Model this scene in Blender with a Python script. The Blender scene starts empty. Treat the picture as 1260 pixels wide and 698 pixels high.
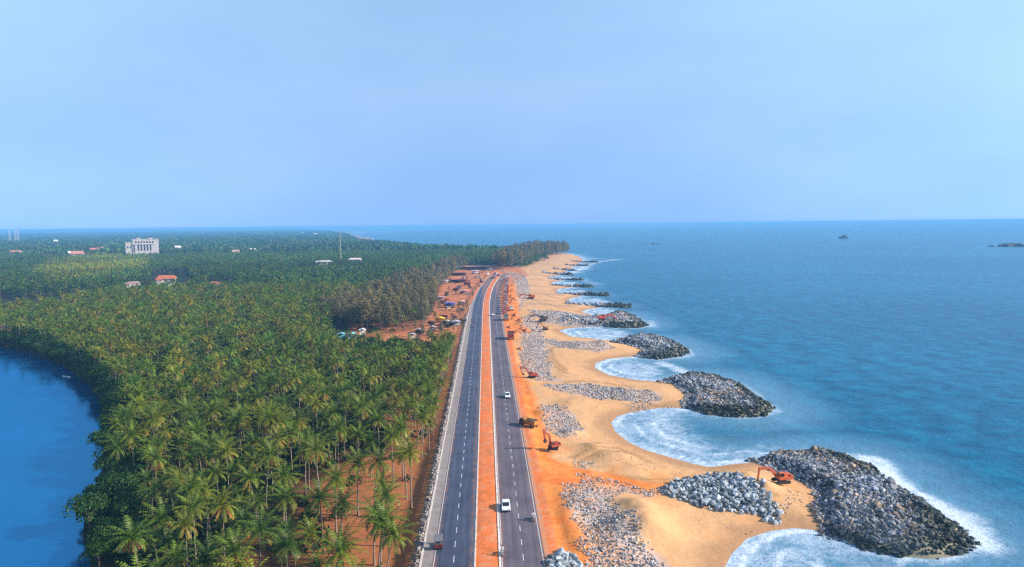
import bpy, bmesh, math, random
import numpy as np
from mathutils import Vector, Matrix, Euler
random.seed(7); RNG = np.random.default_rng(7)
scene = bpy.context.scene
COL = scene.collection
RAD = math.radians

# ------------------------------------------------------------------ camera
FPX, PW, PH = 850.0, 1260.0, 698.0
CAM_Z = 63.5
PITCH, YAW, ROLL = math.atan(72.5/FPX), math.atan(32/FPX), RAD(-0.6)
CAM_R = Matrix.Rotation(-YAW, 3, 'Z') @ Matrix.Rotation(math.pi/2 - PITCH, 3, 'X') @ Matrix.Rotation(ROLL, 3, 'Z')
CAM_P = Vector((0, 0, CAM_Z))

def G(px, py, z=0.0):
    """point of the level z that the photograph shows at pixel px, py"""
    d = CAM_R @ Vector(((px - PW/2)/FPX, -(py - PH/2)/FPX, -1.0))
    t = (z - CAM_Z)/d.z
    p = CAM_P + d*t
    return p
def GL(pts, z=0.0):
    return np.array([[G(x, y, z).x, G(x, y, z).y] for x, y in pts])
_RT = np.array(CAM_R.transposed())
def project(P):
    q = (np.asarray(P, float) - np.array(CAM_P)) @ _RT.T
    w = np.where(q[:, 2] < -1e-3, -q[:, 2], 1e-3)
    return PW/2 + FPX*q[:, 0]/w, PH/2 - FPX*q[:, 1]/w, w

cam_d = bpy.data.cameras.new('camera'); cam = bpy.data.objects.new('camera', cam_d); COL.objects.link(cam)
cam_d.sensor_width = 36; cam_d.lens = 36*FPX/PW; cam_d.clip_start = 1; cam_d.clip_end = 60000
cam.matrix_world = Matrix.Translation(CAM_P) @ CAM_R.to_4x4()
scene.camera = cam

# ------------------------------------------------------------------ sun, sky
SUN_EL, SUN_AZ = RAD(27), RAD(99)
sd = bpy.data.lights.new('sun', 'SUN'); sd.energy = 5.0; sd.angle = RAD(0.5); sd.color = (1.0, 0.9, 0.76)
so = bpy.data.objects.new('sun', sd); COL.objects.link(so)
to_sun = Vector((math.sin(SUN_AZ)*math.cos(SUN_EL), math.cos(SUN_AZ)*math.cos(SUN_EL), math.sin(SUN_EL)))
so.rotation_euler = to_sun.to_track_quat('Z', 'Y').to_euler(); so.location = to_sun*500
world = bpy.data.worlds.new('World'); scene.world = world; world.use_nodes = True
wn = world.node_tree; bg = wn.nodes['Background']
sky = wn.nodes.new('ShaderNodeTexSky'); sky.sky_type = 'NISHITA'; sky.sun_disc = False
sky.sun_elevation = SUN_EL; sky.sun_rotation = SUN_AZ
sky.altitude = 60; sky.air_density = 1.35; sky.dust_density = 0.35; sky.ozone_density = 4.5
# clear maritime air: the pale band of the horizon is kept thin by reading the sky a little above each direction
tc = wn.nodes.new('ShaderNodeTexCoord'); sx = wn.nodes.new('ShaderNodeSeparateXYZ'); wn.links.new(tc.outputs['Generated'], sx.inputs[0])
ma = wn.nodes.new('ShaderNodeMath'); ma.operation = 'MULTIPLY_ADD'; ma.inputs[1].default_value = .8; ma.inputs[2].default_value = .27; wn.links.new(sx.outputs[2], ma.inputs[0])
cx = wn.nodes.new('ShaderNodeCombineXYZ'); wn.links.new(sx.outputs[0], cx.inputs[0]); wn.links.new(sx.outputs[1], cx.inputs[1]); wn.links.new(ma.outputs[0], cx.inputs[2])
nv = wn.nodes.new('ShaderNodeVectorMath'); nv.operation = 'NORMALIZE'; wn.links.new(cx.outputs[0], nv.inputs[0]); wn.links.new(nv.outputs[0], sky.inputs[0])
tint = wn.nodes.new('ShaderNodeMix'); tint.data_type = 'RGBA'; tint.blend_type = 'MULTIPLY'; tint.inputs[0].default_value = 1
wn.links.new(sky.outputs[0], tint.inputs[6]); # lavender haze low down, clearer cyan overhead, faint thin veils
rp = wn.nodes.new('ShaderNodeValToRGB'); wn.links.new(sx.outputs[2], rp.inputs[0]); rp.color_ramp.interpolation = 'LINEAR'
rp.color_ramp.elements[0].position = 0.0; rp.color_ramp.elements[0].color = (.70, .77, .95, 1); em = rp.color_ramp.elements.new(.17); em.color = (1.20, 1.11, 1.10, 1); rp.color_ramp.elements[-1].position = .33; rp.color_ramp.elements[-1].color = (1.46, 1.36, 1.21, 1)
vm = wn.nodes.new('ShaderNodeMapping'); vm.inputs['Scale'].default_value = (1.2, 1.2, 4.0); wn.links.new(tc.outputs['Generated'], vm.inputs[0])
vn = wn.nodes.new('ShaderNodeTexNoise'); vn.inputs['Scale'].default_value = 2.2; vn.inputs['Detail'].default_value = 4; wn.links.new(vm.outputs[0], vn.inputs['Vector'])
vr = wn.nodes.new('ShaderNodeValToRGB'); wn.links.new(vn.outputs[0], vr.inputs[0]); vr.color_ramp.elements[0].position = .35; vr.color_ramp.elements[0].color = (1.0, 1.0, 1.0, 1); vr.color_ramp.elements[1].position = .75; vr.color_ramp.elements[1].color = (1.22, 1.12, 1.04, 1)
t2 = wn.nodes.new('ShaderNodeMix'); t2.data_type = 'RGBA'; t2.blend_type = 'MULTIPLY'; t2.inputs[0].default_value = 1; t2.clamp_result = False
wn.links.new(rp.outputs[0], t2.inputs[6]); wn.links.new(vr.outputs[0], t2.inputs[7]); wn.links.new(t2.outputs[2], tint.inputs[7])
wn.links.new(tint.outputs[2], bg.inputs[0]); bg.inputs[1].default_value = 0.15
scene.view_settings.view_transform = 'Standard'; scene.view_settings.look = 'None'
scene.view_settings.gamma = 1; scene.view_settings.use_curve_mapping = False
scene.view_settings.exposure = 0.66
cy = scene.cycles
cy.use_denoising = False; cy.use_adaptive_sampling = False; cy.max_bounces = 6; cy.diffuse_bounces = 2; cy.glossy_bounces = 2; cy.transmission_bounces = 2
cy.volume_bounces = 0; cy.transparent_max_bounces = 6; cy.caustics_reflective = False; cy.caustics_refractive = False
cy.sample_clamp_indirect = 4.0; cy.filter_width = 1.35;

# ------------------------------------------------------------------ naming helpers
def tag(o, label=None, cat=None, group=None, kind=None):
    if label: o['label'] = label
    if cat: o['category'] = cat
    if group: o['group'] = group
    if kind: o['kind'] = kind
    return o
def empty(name, loc=(0, 0, 0), rz=0.0, sc=1.0):
    o = bpy.data.objects.new(name, None); COL.objects.link(o)
    o.location = loc; o.rotation_euler = (0, 0, rz); o.scale = (sc, sc, sc); o.empty_display_size = 0.3
    return o
def link(name, me, parent=None, mat=None):
    o = bpy.data.objects.new(name, me); COL.objects.link(o)
    if mat is not None and not me.materials: me.materials.append(mat)
    if parent is not None: o.parent = parent
    return o
KIDS = {}
def copy_tree(o, parent=None):
    c = o.copy(); COL.objects.link(c)
    if parent is not None: c.parent = parent
    for ch in [x for x in o.children]: copy_tree(ch, c)
    return c
def recolor(o, col):
    o.color = (*col, 1)
    for ch in o.children: recolor(ch, col)

# ------------------------------------------------------------------ numpy mesh
def np_mesh(name, V, Fq, color=None, smooth=False, attrs=None):
    """V (n,3); Fq (m,3) or (m,4) index array; color (n,3) point colour"""
    me = bpy.data.meshes.new(name)
    V = np.ascontiguousarray(V, np.float32); Fq = np.ascontiguousarray(Fq, np.int32)
    n, (m, k) = len(V), Fq.shape
    me.vertices.add(n); me.vertices.foreach_set('co', V.ravel())
    me.loops.add(m*k); me.loops.foreach_set('vertex_index', Fq.ravel())
    me.polygons.add(m)
    me.polygons.foreach_set('loop_start', np.arange(0, m*k, k, dtype=np.int32))
    me.polygons.foreach_set('use_smooth', np.full(m, bool(smooth)))
    me.update(calc_edges=True)
    if color is not None:
        a = me.attributes.new('col', 'FLOAT_COLOR', 'POINT')
        c = np.ones((n, 4), np.float32); c[:, :3] = color; a.data.foreach_set('color', c.ravel())
    for nm, arr in (attrs or {}).items():
        a = me.attributes.new(nm, 'FLOAT', 'POINT'); a.data.foreach_set('value', np.ascontiguousarray(arr, np.float32))
    return me
def in_poly(X, Y, P):
    r = np.zeros(X.shape, bool); n = len(P); j = n - 1
    for i in range(n):
        xi, yi = P[i]; xj, yj = P[j]
        if yi != yj:
            c = ((yi > Y) != (yj > Y)) & (X < (xj - xi)*(Y - yi)/(yj - yi) + xi)
            r ^= c
        j = i
    return r
def seg_dist(X, Y, P, closed=True):
    d = np.full(X.shape, 1e12); n = len(P)
    for i in range(n if closed else n - 1):
        ax, ay = P[i]; bx, by = P[(i + 1) % n]
        ux, uy = bx - ax, by - ay; L = ux*ux + uy*uy + 1e-9
        t = np.clip(((X - ax)*ux + (Y - ay)*uy)/L, 0, 1)
        dx = X - ax - t*ux; dy = Y - ay - t*uy
        d = np.minimum(d, dx*dx + dy*dy)
    return np.sqrt(d)
def sdist(X, Y, P):
    d = seg_dist(X, Y, P)
    return np.where(in_poly(X, Y, P), d, -d)
def smooth(a, b, x):
    t = np.clip((x - a)/(b - a), 0, 1); return t*t*(3 - 2*t)
def _hash(ix, iy, s):
    h = (ix.astype(np.int64)*374761393 + iy.astype(np.int64)*668265263 + s*974711) & 0xffffffff
    h = ((h ^ (h >> 13))*1274126177) & 0xffffffff
    return ((h ^ (h >> 16)) & 0xffff)/65535.0
def vnoise(X, Y, s=0):
    ix, iy = np.floor(X), np.floor(Y); fx, fy = X - ix, Y - iy
    fx, fy = fx*fx*(3 - 2*fx), fy*fy*(3 - 2*fy)
    a, b, c, d = _hash(ix, iy, s), _hash(ix + 1, iy, s), _hash(ix, iy + 1, s), _hash(ix + 1, iy + 1, s)
    return (a*(1 - fx) + b*fx)*(1 - fy) + (c*(1 - fx) + d*fx)*fy
def fbm(X, Y, s=0, o=4):
    r = 0; a = .5
    for k in range(o): r = r + a*vnoise(X*2**k, Y*2**k, s + k); a *= .5
    return r/(1 - .5**o)

# ------------------------------------------------------------------ materials
def mat(name):
    m = bpy.data.materials.new(name); m.use_nodes = True
    nt = m.node_tree; b = nt.nodes['Principled BSDF']
    return m, nt, b
def N(nt, t, **kw):
    n = nt.nodes.new(t)
    for k, v in kw.items():
        if hasattr(n, k): setattr(n, k, v)
        else: n.inputs[k].default_value = v
    return n
def noise(nt, scale, detail=4, rough=.55, vec=None):
    n = N(nt, 'ShaderNodeTexNoise'); n.inputs['Scale'].default_value = scale; n.inputs['Detail'].default_value = detail; n.inputs['Roughness'].default_value = rough
    if vec is not None: nt.links.new(vec, n.inputs['Vector'])
    return n
def geo_pos(nt): return N(nt, 'ShaderNodeNewGeometry').outputs['Position']
def obj_pos(nt): return N(nt, 'ShaderNodeTexCoord').outputs['Object']
def ramp(nt, src, stops):
    r = N(nt, 'ShaderNodeValToRGB'); e = r.color_ramp.elements
    e[0].position, e[0].color = stops[0][0], (*stops[0][1], 1); e[1].position, e[1].color = stops[-1][0], (*stops[-1][1], 1)
    for p, c in stops[1:-1]:
        x = e.new(p); x.color = (*c, 1)
    nt.links.new(src, r.inputs[0]); return r.outputs[0]
def g(v): return (v, v, v)
def mul(nt, a, b, fac=1.0):
    n = N(nt, 'ShaderNodeMix', data_type='RGBA', blend_type='MULTIPLY'); n.inputs[0].default_value = fac
    for s, i in ((a, 6), (b, 7)):
        if isinstance(s, tuple): n.inputs[i].default_value = (*s, 1)
        else: nt.links.new(s, n.inputs[i])
    return n.outputs[2]
def mix(nt, f, a, b):
    n = N(nt, 'ShaderNodeMix', data_type='RGBA')
    if isinstance(f, float): n.inputs[0].default_value = f
    else: nt.links.new(f, n.inputs[0])
    for s, i in ((a, 6), (b, 7)):
        if isinstance(s, tuple): n.inputs[i].default_value = (*s, 1)
        else: nt.links.new(s, n.inputs[i])
    return n.outputs[2]
def math_n(nt, op, a, b=None):
    n = N(nt, 'ShaderNodeMath', operation=op)
    if op == 'MULTIPLY_ADD': n.inputs[2].default_value = .5
    for s, i in ((a, 0), (b, 1)):
        if s is None: continue
        if isinstance(s, (int, float)): n.inputs[i].default_value = s
        else: nt.links.new(s, n.inputs[i])
    return n.outputs[0]
def bump(nt, b, h, strength=.4, dist=.1):
    n = N(nt, 'ShaderNodeBump'); n.inputs['Strength'].default_value = strength; n.inputs['Distance'].default_value = dist
    nt.links.new(h, n.inputs['Height']); nt.links.new(n.outputs[0], b.inputs['Normal']); return n
def simple(name, col, rough=.6, metal=0.0, var=.25, scale=6.0, spec=.4, objcol=False, wear=None):
    m, nt, b = mat(name)
    n = noise(nt, scale, 5, .6, obj_pos(nt))
    v = ramp(nt, n.outputs[0], [(.3, g(1 - var)), (.7, g(1 + var*.4))])
    if objcol: base = N(nt, 'ShaderNodeObjectInfo').outputs['Color']
    else: base = col
    c = mul(nt, v, base)
    if wear:
        n2 = noise(nt, scale*.6, 6, .7, obj_pos(nt)); f = ramp(nt, n2.outputs[0], [(.5, g(0)), (.68, g(1))]); c = mix(nt, f, c, wear)
    nt.links.new(c, b.inputs['Base Color'])
    b.inputs['Roughness'].default_value = rough; b.inputs['Metallic'].default_value = metal; b.inputs['Specular IOR Level'].default_value = spec
    return m
# ------------------------------------------------------------------ layout (pixel outlines laid on the level ground)
COAST_PX = [(892,698),(900,682),(919,663),(946,654),(975,650),(1000,652),(1016,657),(1032,640),(1025,610),(990,588),(945,570),(927,569),
 (905,571),(873,575),(849,570),(822,562),(795,554),(773,544),(757,531),(752,520),(760,512),(783,506),(812,502),(841,502),(862,498),(862,480),
 (840,471),(809,470),(778,467),(749,461.6),(732,453),(733,447),(749,441.5),(772,439.5),(786,438.7),(800,435),(795,428),(775,422),(756,419),
 (740,418),(702,414),(688,407),(699,404),(737,401.6),(752,400),(755,394),(728,387.5),(715,384),(722,381),(735,379),(738,376),(715,374),(698,370),(703,367),
 (714,365),(715,363),(690,361),(684,358),(688,355.5),(702,354),(703,352.5),(684,351),(679,348.5),(683,346.3),(692,345),(692,344),(680,343),(675,341),
 (681,339.8),(690,339),(693,337.5),(692,336.5),(694,335),(697,333.5),(701,332.5),(701,331),(704,329),(708,327.5),(711,326.5),(711,325),(714,323.5),(718,322.7),
 (716,319),(713,316.5),(708,314.5),(701,312.5)]
coast = GL(COAST_PX, 0.0)
tipx, tipy = coast[-1]
LAND = np.vstack([[[coast[0, 0] - 2, -600], [coast[0, 0] - 2, 60]], coast,
                  [[tipx - 40, tipy + 90], [tipx - 260, tipy + 330], [-420, 2700], [-900, 5000], [-1900, 9000], [-3600, 14000], [-9500, 33000], [-14000, 33000], [-14000, -600]]])
RIVER_PX = [(-700,420),(-300,424),(-80,424),(0,426),(35,433),(76,450),(102,467),(122,486),(136,508),(140,535),(138,562),(122,584),(116,606),(104,636),(102,662),(110,688),(116,712)]
river = GL(RIVER_PX, 0.2)
RIVER = np.vstack([river, [[river[-1, 0] - 4, 40], [river[-1, 0] - 10, -600], [-1500, -600]]])
B1 = GL([(927,567),(949,559),(994,556),(1043,561),(1077,577),(1094,594),(1129,614),(1166,637),(1203,669),(1180,684),(1151,687),(1111,686),(1060,676),(1017,659),(1003,623),(1011,606),(986,595),(960,583)], 0)
B2 = GL([(812,469),(852,461),(887,465),(915,476),(932,489),(952,503),(941,512),(910,514),(875,511),(844,503),(846,487),(830,476)], 0)
B3 = GL([(752,423),(783,415),(812,416.5),(829,421.5),(849,433),(838,439),(809,443),(783,439),(795,431),(775,427)], 0)
B4 = GL([(700,392),(740,391),(752,388),(767,385.5),(783,392),(797,400),(786,403.5),(761,404.5),(740,401),(690,398)], 0)
THIN_PX = [((702,376.2),(767,377.8),6.5),((690,362.6),(741,363.6),6),((682,352.7),(723,353.2),6),((680,344.5),(711,344.7),6),((672,337.8),(700,338.6),6),((684,332.3),(703,333),6),((698,327),(719,327.2),6),((706,322.8),(732,322.9),6)]
def capsule(a, b, w):
    a, b = np.array(a), np.array(b); u = (b - a)/np.linalg.norm(b - a); n = np.array([-u[1], u[0]])
    P = []
    for k in range(7):
        t = math.pi/2 + math.pi*k/6; P.append(a + w*.55*(math.cos(t)*u + math.sin(t)*n))
    for k in range(7):
        t = -math.pi/2 + math.pi*k/6; P.append(b + w*(math.cos(t)*u + math.sin(t)*n))
    return np.array(P)
THIN = [capsule(GL([a], 0)[0], GL([b], 0)[0], w) for a, b, w in THIN_PX]
BLOBS = [B1, B2, B3, B4] + THIN
ZL = 2.6
LATERITE = GL([(660,700),(725,700),(711,671),(690,628),(683,599),(741,590),(811,599),(870,592),(812,594),(781,588),(700,574),(672,562),(657,494),(632,443),(629,417),(640,398),(636,385),(632,360),(628,343),(612,343),(619,423),(633,500)], ZL)
LEFTRED = GL([(600,331),(572,328),(556,333),(541,350),(533,378),(516,402),(478,407),(470,416),(520,420),(563,424),(572,420),(582,375),(598,345)], ZL)
JUNC = GL([(566,326),(600,325),(640,330),(650,338),(628,350),(596,350),(560,340)], ZL)
REDSOIL = [GL(p, 1.0) for p in ([(395,590),(440,570),(480,560),(520,520),(535,500),(505,580),(490,640),(470,698),(360,698),(365,640)],
           [(470,500),(530,470),(548,470),(535,520),(480,530)], [(430,400),(520,394),(525,410),(480,420),(430,412)], [(280,690),(300,670),(320,698),(280,698)])]
GROVE = GL([(396,396),(420,404),(470,409),(518,402),(533,380),(541,356),(560,337),(578,327),(545,332),(515,347),(480,362),(445,378),(412,390)], 1.5)
def bendx(Y):
    return 10.5*np.clip((np.asarray(Y, float) - 470)/290, 0, None)**2*np.where(np.asarray(Y) > 470, 1, 0)
ROAD_END = 860.0
XL0, XL1, XR0, XR1 = -10.15, -2.95, 2.15, 9.75      # edge lines, measured from the photograph
ZR = 3.0

def land_height(X, Y):
    d = sdist(X, Y, LAND); dr = sdist(X, Y, RIVER)
    dr = np.where(Y > 3000, -999, dr)
    z = np.where(d > 0, np.where(d < 16, d*0.10, 1.6 + np.clip((d - 16)*.05, 0, 1.15)), np.maximum(d*.10, -3.5))
    bx = X - bendx(Y)
    near = Y < 1500
    # palm land: lower than the road
    left = smooth(-14.2, -18.5, bx)
    z = np.where(d > 0, z*(1 - left) + (1.1 + .9*smooth(-48, -19, bx)*smooth(150, 240, Y))*left, z)
    # river bed
    z = np.where(dr > -2, np.minimum(z, 1.1 - (dr + 2)*.5), z); z = np.maximum(z, -3.5)
    # sand relief
    beach = smooth(4, 14, d)*smooth(13.0, 22, bx)*smooth(1500, 1000, Y)
    z = z + beach*((fbm(X*.06, Y*.06, 3) - .5)*1.2 + (fbm(X*.35, Y*.35, 9, 3) - .5)*.55)
    for px, py, h, r in HEAPS:
        c = G(px, py, 2.2); q = ((X - c.x)/r[0])**2 + ((Y - c.y)/r[1])**2
        z = z + h*np.exp(-q*1.6)*(0.8 + .4*fbm(X*.3, Y*.3, 5))
    for P in BLOBS:
        x0, y0 = P.min(0) - 3; x1, y1 = P.max(0) + 3
        s = (X > x0) & (X < x1) & (Y > y0) & (Y < y1)
        if s.any():
            db = sdist(X[s], Y[s], P); top = 2.0 if len(P) != 14 else 1.0
            zz = np.where(db > -3, np.minimum(-.5 + (db + .6 + (fbm(X[s]*.2, Y[s]*.2, 14) - .5)*3.0)*.55, top) + ((fbm(X[s]*.10, Y[s]*.10, 4) - .5)*2.6 + (fbm(X[s]*.5, Y[s]*.5, 6) - .5)*.8)*smooth(.5, 5, db), -9)
            z[s] = np.maximum(z[s], zz)
    # road bed
    rb = np.abs(bx + 0.2)
    bed = smooth(14.6, 12.6, rb)*np.where(Y < ROAD_END + 30, 1, 0)
    z = z*(1 - bed) + (ZR - .06)*bed
    med = (bx > XL1 + .5) & (bx < XR0 - .5) & (Y < ROAD_END)
    z = np.where(med, ZR + .10 + .07*(fbm(X*.5, Y*.5, 8) - .5), z)
    return z, d, dr
HEAPS = [(787,628,2.7,(6.5,7.5)),(800,650,2.2,(6,6)),(765,645,1.2,(4,4)),(760,560,1.5,(6,6)),(730,548,1.3,(5,5)),(715,425,1.6,(7,9)),(740,424,2.0,(6,8)),(712,495,1.4,(9,8)),(942,596,1.7,(3.2,3.0)),(918,583,1.5,(4.2,2.2)),(780,575,1.0,(10,4)),(668,510,1.3,(4,6)),(705,530,1.6,(3.6,3.5)),(700,640,.7,(3,9)),(712,668,.8,(3,9)),(640,400,1.2,(4,8)),(634,370,1.4,(4,20)),(725,625,1.0,(6,7)),(760,670,1.2,(6,6))]

BURIED = [[(652,375),(702,376.2)],[(646,362),(690,362.6)],[(640,352),(682,352.7)],[(648,344.3),(680,344.5)],[(650,337.5),(672,337.8)],[(660,332),(684,332.3)],[(672,327),(698,327)],[(684,322.8),(706,322.8)],[(650,369.5),(690,370)],[(655,357),(680,357.5)]]
TRACKS = [[(673,431),(674,438),(679,446),(688,453),(698,459)],[(677,430),(680,438),(686,445),(697,454)],[(700,426),(680,428),(673,434)],[(705,560),(735,549),(760,545),(790,556)],[(712,565),(742,553),(770,552),(800,563)],[(730,552),(720,545),(735,540)],[(745,585),(775,590),(815,593),(860,588)],[(745,582),(780,586),(830,586)],[(700,600),(740,620),(765,650)],[(955,604),(940,606),(925,602)],[(650,400),(690,398)],[(660,372),(700,379)],[(655,360),(690,366)],[(690,470),(730,468),(780,473)]]
RUBBLE_PX = [([(687,596),(720,597),(768,603),(752,610),(762,628),(773,645),(795,671),(824,700),(824,712),(727,712),(716,685),(711,655),(695,625)],1.0),([(712,583),(760,592),(811,603),(800,610),(760,602),(714,592)],.8),([(666,497),(686,497),(705,508),(718,517),(715,532),(695,536),(675,527),(666,512)],1.0),([(643,417),(666,417),(675,437),(680,463),(690,470),(660,468),(640,452)],.9),([(664,476),(700,473),(757,475),(806,480),(815,488),(780,490),(743,489),(686,481)],.9),([(657,417),(737,422),(756,427),(735,431),(686,428)],.9),([(650,382.5),(688,382),(712,385),(742,391),(740,399),(690,398),(666,396)],.9),([(624,335),(646,338),(652,356),(646,372),(640,384),(636,352)],.8),([(638,394),(652,388),(668,402),(668,418),(642,416)],.8)]
def make_ground():
    xs = np.concatenate([-135 - np.geomspace(1.5, 13500, 46)[::-1], np.arange(-135, -20, 2.2), np.arange(-20, 14, .85), np.arange(14, 130, 1.1), np.arange(130, 300, 3.0), 300 + np.geomspace(3, 500, 10)])
    ys = np.concatenate([np.linspace(-500, 85, 14), np.geomspace(88, 1700, 500), 1700 + np.geomspace(12, 31000, 60)])
    X, Y = np.meshgrid(xs, ys); sh = X.shape; X, Y = X.ravel(), Y.ravel()
    Z, d, dr = land_height(X, Y)
    far = Y > 1500
    Z = np.where(far & (d > 30), np.maximum(Z, 1.5), Z)
    # ground colours (soil albedos, with shade darkened into palm floor and rock gaps)
    n1 = fbm(X*.05, Y*.05, 11); n2 = fbm(X*.22, Y*.22, 12); n3 = fbm(X*.9, Y*.9, 13, 3)
    c3 = lambda *c: np.array(c)[None, :]
    lerp = lambda a, b, t: a*(1 - t[:, None]) + b*t[:, None]
    sand = lerp(c3(.57, .305, .138), c3(.62, .355, .172), n1)
    sand = lerp(sand, c3(.64, .30, .125), smooth(.52, .68, n2)*.35)
    sand = lerp(sand, c3(.40, .33, .28), smooth(.50, .66, n3*.5 + n2*.5)*.28*smooth(14, 30, d))
    for Lp in TRACKS:
        ln = GL(Lp, 2.3); s = (X > ln[:, 0].min() - 6) & (X < ln[:, 0].max() + 6) & (Y > ln[:, 1].min() - 6) & (Y < ln[:, 1].max() + 6)
        if s.any(): sand[s] = lerp(sand[s], c3(.36, .20, .085), smooth(1.7, .5, seg_dist(X[s], Y[s], ln, False))*.8)
    for Lp in BURIED:
        ln = GL(Lp, 2.0); s = (X > ln[:, 0].min() - 9) & (X < ln[:, 0].max() + 9) & (Y > ln[:, 1].min() - 9) & (Y < ln[:, 1].max() + 9)
        if s.any(): sand[s] = lerp(sand[s], c3(.26, .19, .15), smooth(5.5, 1.0, seg_dist(X[s], Y[s], ln, False) + (n2[s] - .5)*5)*.6)
    wet = smooth(7.5, 2.0, d + (n2 - .5)*5)
    sand = lerp(sand, c3(.40, .215, .105), wet*.85)
    col = sand
    bx = X - bendx(Y)
    for Rp, dn in RUBBLE_PX:
        P = GL(Rp, 2.2); x0, y0 = P.min(0) - 4; x1, y1 = P.max(0) + 4; s = (X > x0) & (X < x1) & (Y > y0) & (Y < y1)
        if s.any(): col[s] = lerp(col[s], lerp(c3(.50, .41, .38), c3(.36, .30, .295), n3[s]), smooth(-1.5, 2.0, sdist(X[s], Y[s], P) + (n2[s] - .5)*7)*dn*.75)
    dl = 1.4 + sdist(X, Y, LATERITE) + (n2 - .5)*4.5 + (n3 - .5)*1.5
    lat = lerp(c3(.76, .20, .026), c3(.66, .15, .028), n1); lat = lerp(lat, c3(.74, .29, .09), smooth(.5, .75, n3)*.5)
    col = lerp(col, lat, smooth(-1.6, 1.4, dl))
    for xt in (12.2, 13.9, 15.6, 17.2):
        lat_t = smooth(.55, .15, np.abs(bx - xt - (fbm(Y*.03, Y*0 + xt, 5) - .5)*3))*smooth(.35, .6, fbm(X*.2, Y*.05, 71)); col = lerp(col, c3(.40, .10, .03), lat_t*.5*smooth(-1, 1, dl))
    # thin red dust blown off the haul roads
    col = lerp(col, c3(.74, .28, .07), smooth(-11, 0, dl)*smooth(.40, .64, n2)*.6)
    # palm floor: green kept near black, shade between the crowns put into the colour
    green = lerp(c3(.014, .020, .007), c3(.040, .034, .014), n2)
    red = lerp(c3(.32, .105, .040), c3(.40, .155, .06), n3)
    rs = np.full(X.shape, -99.0)
    for P in REDSOIL: rs = np.maximum(rs, sdist(X, Y, P))
    fur = .5 + .5*np.sin(Y*2.4 + X*.25 + (n2 - .5)*9); red = red*(1 - .42*(fur*smooth(.35, .6, n3))[:, None])
    floor = lerp(green, red, np.maximum(smooth(-6, 4, rs + (n2 - .5)*8), smooth(.56, .66, n1)*.5*smooth(420, 250, Y)))
    strip = smooth(-34, -17, bx + (n2 - .5)*6)*smooth(700, 420, Y)
    floor = lerp(floor, lerp(c3(.34, .115, .045), c3(.44, .16, .055), n3), strip*.8)
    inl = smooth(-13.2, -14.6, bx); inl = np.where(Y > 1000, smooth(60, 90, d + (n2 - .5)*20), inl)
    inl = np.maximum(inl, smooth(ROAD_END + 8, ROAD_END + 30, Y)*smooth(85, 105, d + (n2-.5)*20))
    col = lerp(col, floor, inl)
    lr = lerp(c3(.60, .19, .065), c3(.52, .21, .10), n2); lr = lerp(lr, c3(.42, .12, .045), smooth(.5, .7, n3))
    dlr = np.maximum(sdist(X, Y, LEFTRED), sdist(X, Y, JUNC)) + (n2 - .5)*8
    col = lerp(col, lr, smooth(-2, 3, dlr))
    # road sides and median: red earth
    side = smooth(13.6, 12.2, np.abs(bx + .2))*np.where(Y < ROAD_END + 20, 1, 0)
    ms = lerp(c3(.72, .17, .042), c3(.58, .18, .07), smooth(.3, .7, n2)); ms = lerp(ms, c3(.60, .27, .14), smooth(.5, .75, n3)*.7); ms = lerp(ms, c3(.36, .12, .045), smooth(.62, .8, fbm(X*.5 + 9, Y*.25, 15))*.5)
    col = lerp(col, ms, side)
    # ground under rocks painted near black, as the shade in their gaps
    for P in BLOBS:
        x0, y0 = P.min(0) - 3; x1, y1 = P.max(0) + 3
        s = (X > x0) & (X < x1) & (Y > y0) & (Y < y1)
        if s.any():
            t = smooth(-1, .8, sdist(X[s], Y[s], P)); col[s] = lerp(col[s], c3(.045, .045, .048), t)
    col = np.where((d < -3)[:, None], c3(.25, .22, .15), col)
    nx, ny = sh[1], sh[0]
    i = (np.arange(ny - 1)[:, None]*nx + np.arange(nx - 1)[None, :]).ravel()
    F = np.stack([i, i + 1, i + nx + 1, i + nx], 1)
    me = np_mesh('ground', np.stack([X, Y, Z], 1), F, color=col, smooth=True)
    m, nt, b = mat('earth_and_sand')
    a = N(nt, 'ShaderNodeAttribute', attribute_name='col').outputs['Color']; P = geo_pos(nt)
    f1 = noise(nt, .9, 6, .65, P); f2 = noise(nt, 4.0, 4, .6, P)
    v = ramp(nt, f1.outputs[0], [(.3, (.88, .87, .87)), (.5, g(1)), (.72, (1.06, 1.05, 1.02))])
    v2 = ramp(nt, f2.outputs[0], [(.3, g(.86)), (.7, g(1.08))])
    nt.links.new(mul(nt, mul(nt, a, v), v2), b.inputs['Base Color']); b.inputs['Roughness'].default_value = .95; b.inputs['Specular IOR Level'].default_value = .1
    f3 = noise(nt, .5, 7, .6, P); bump(nt, b, f3.outputs[0], .5, .45)
    o = link('ground', me, mat=m); tag(o, kind='structure')
make_ground()

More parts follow.
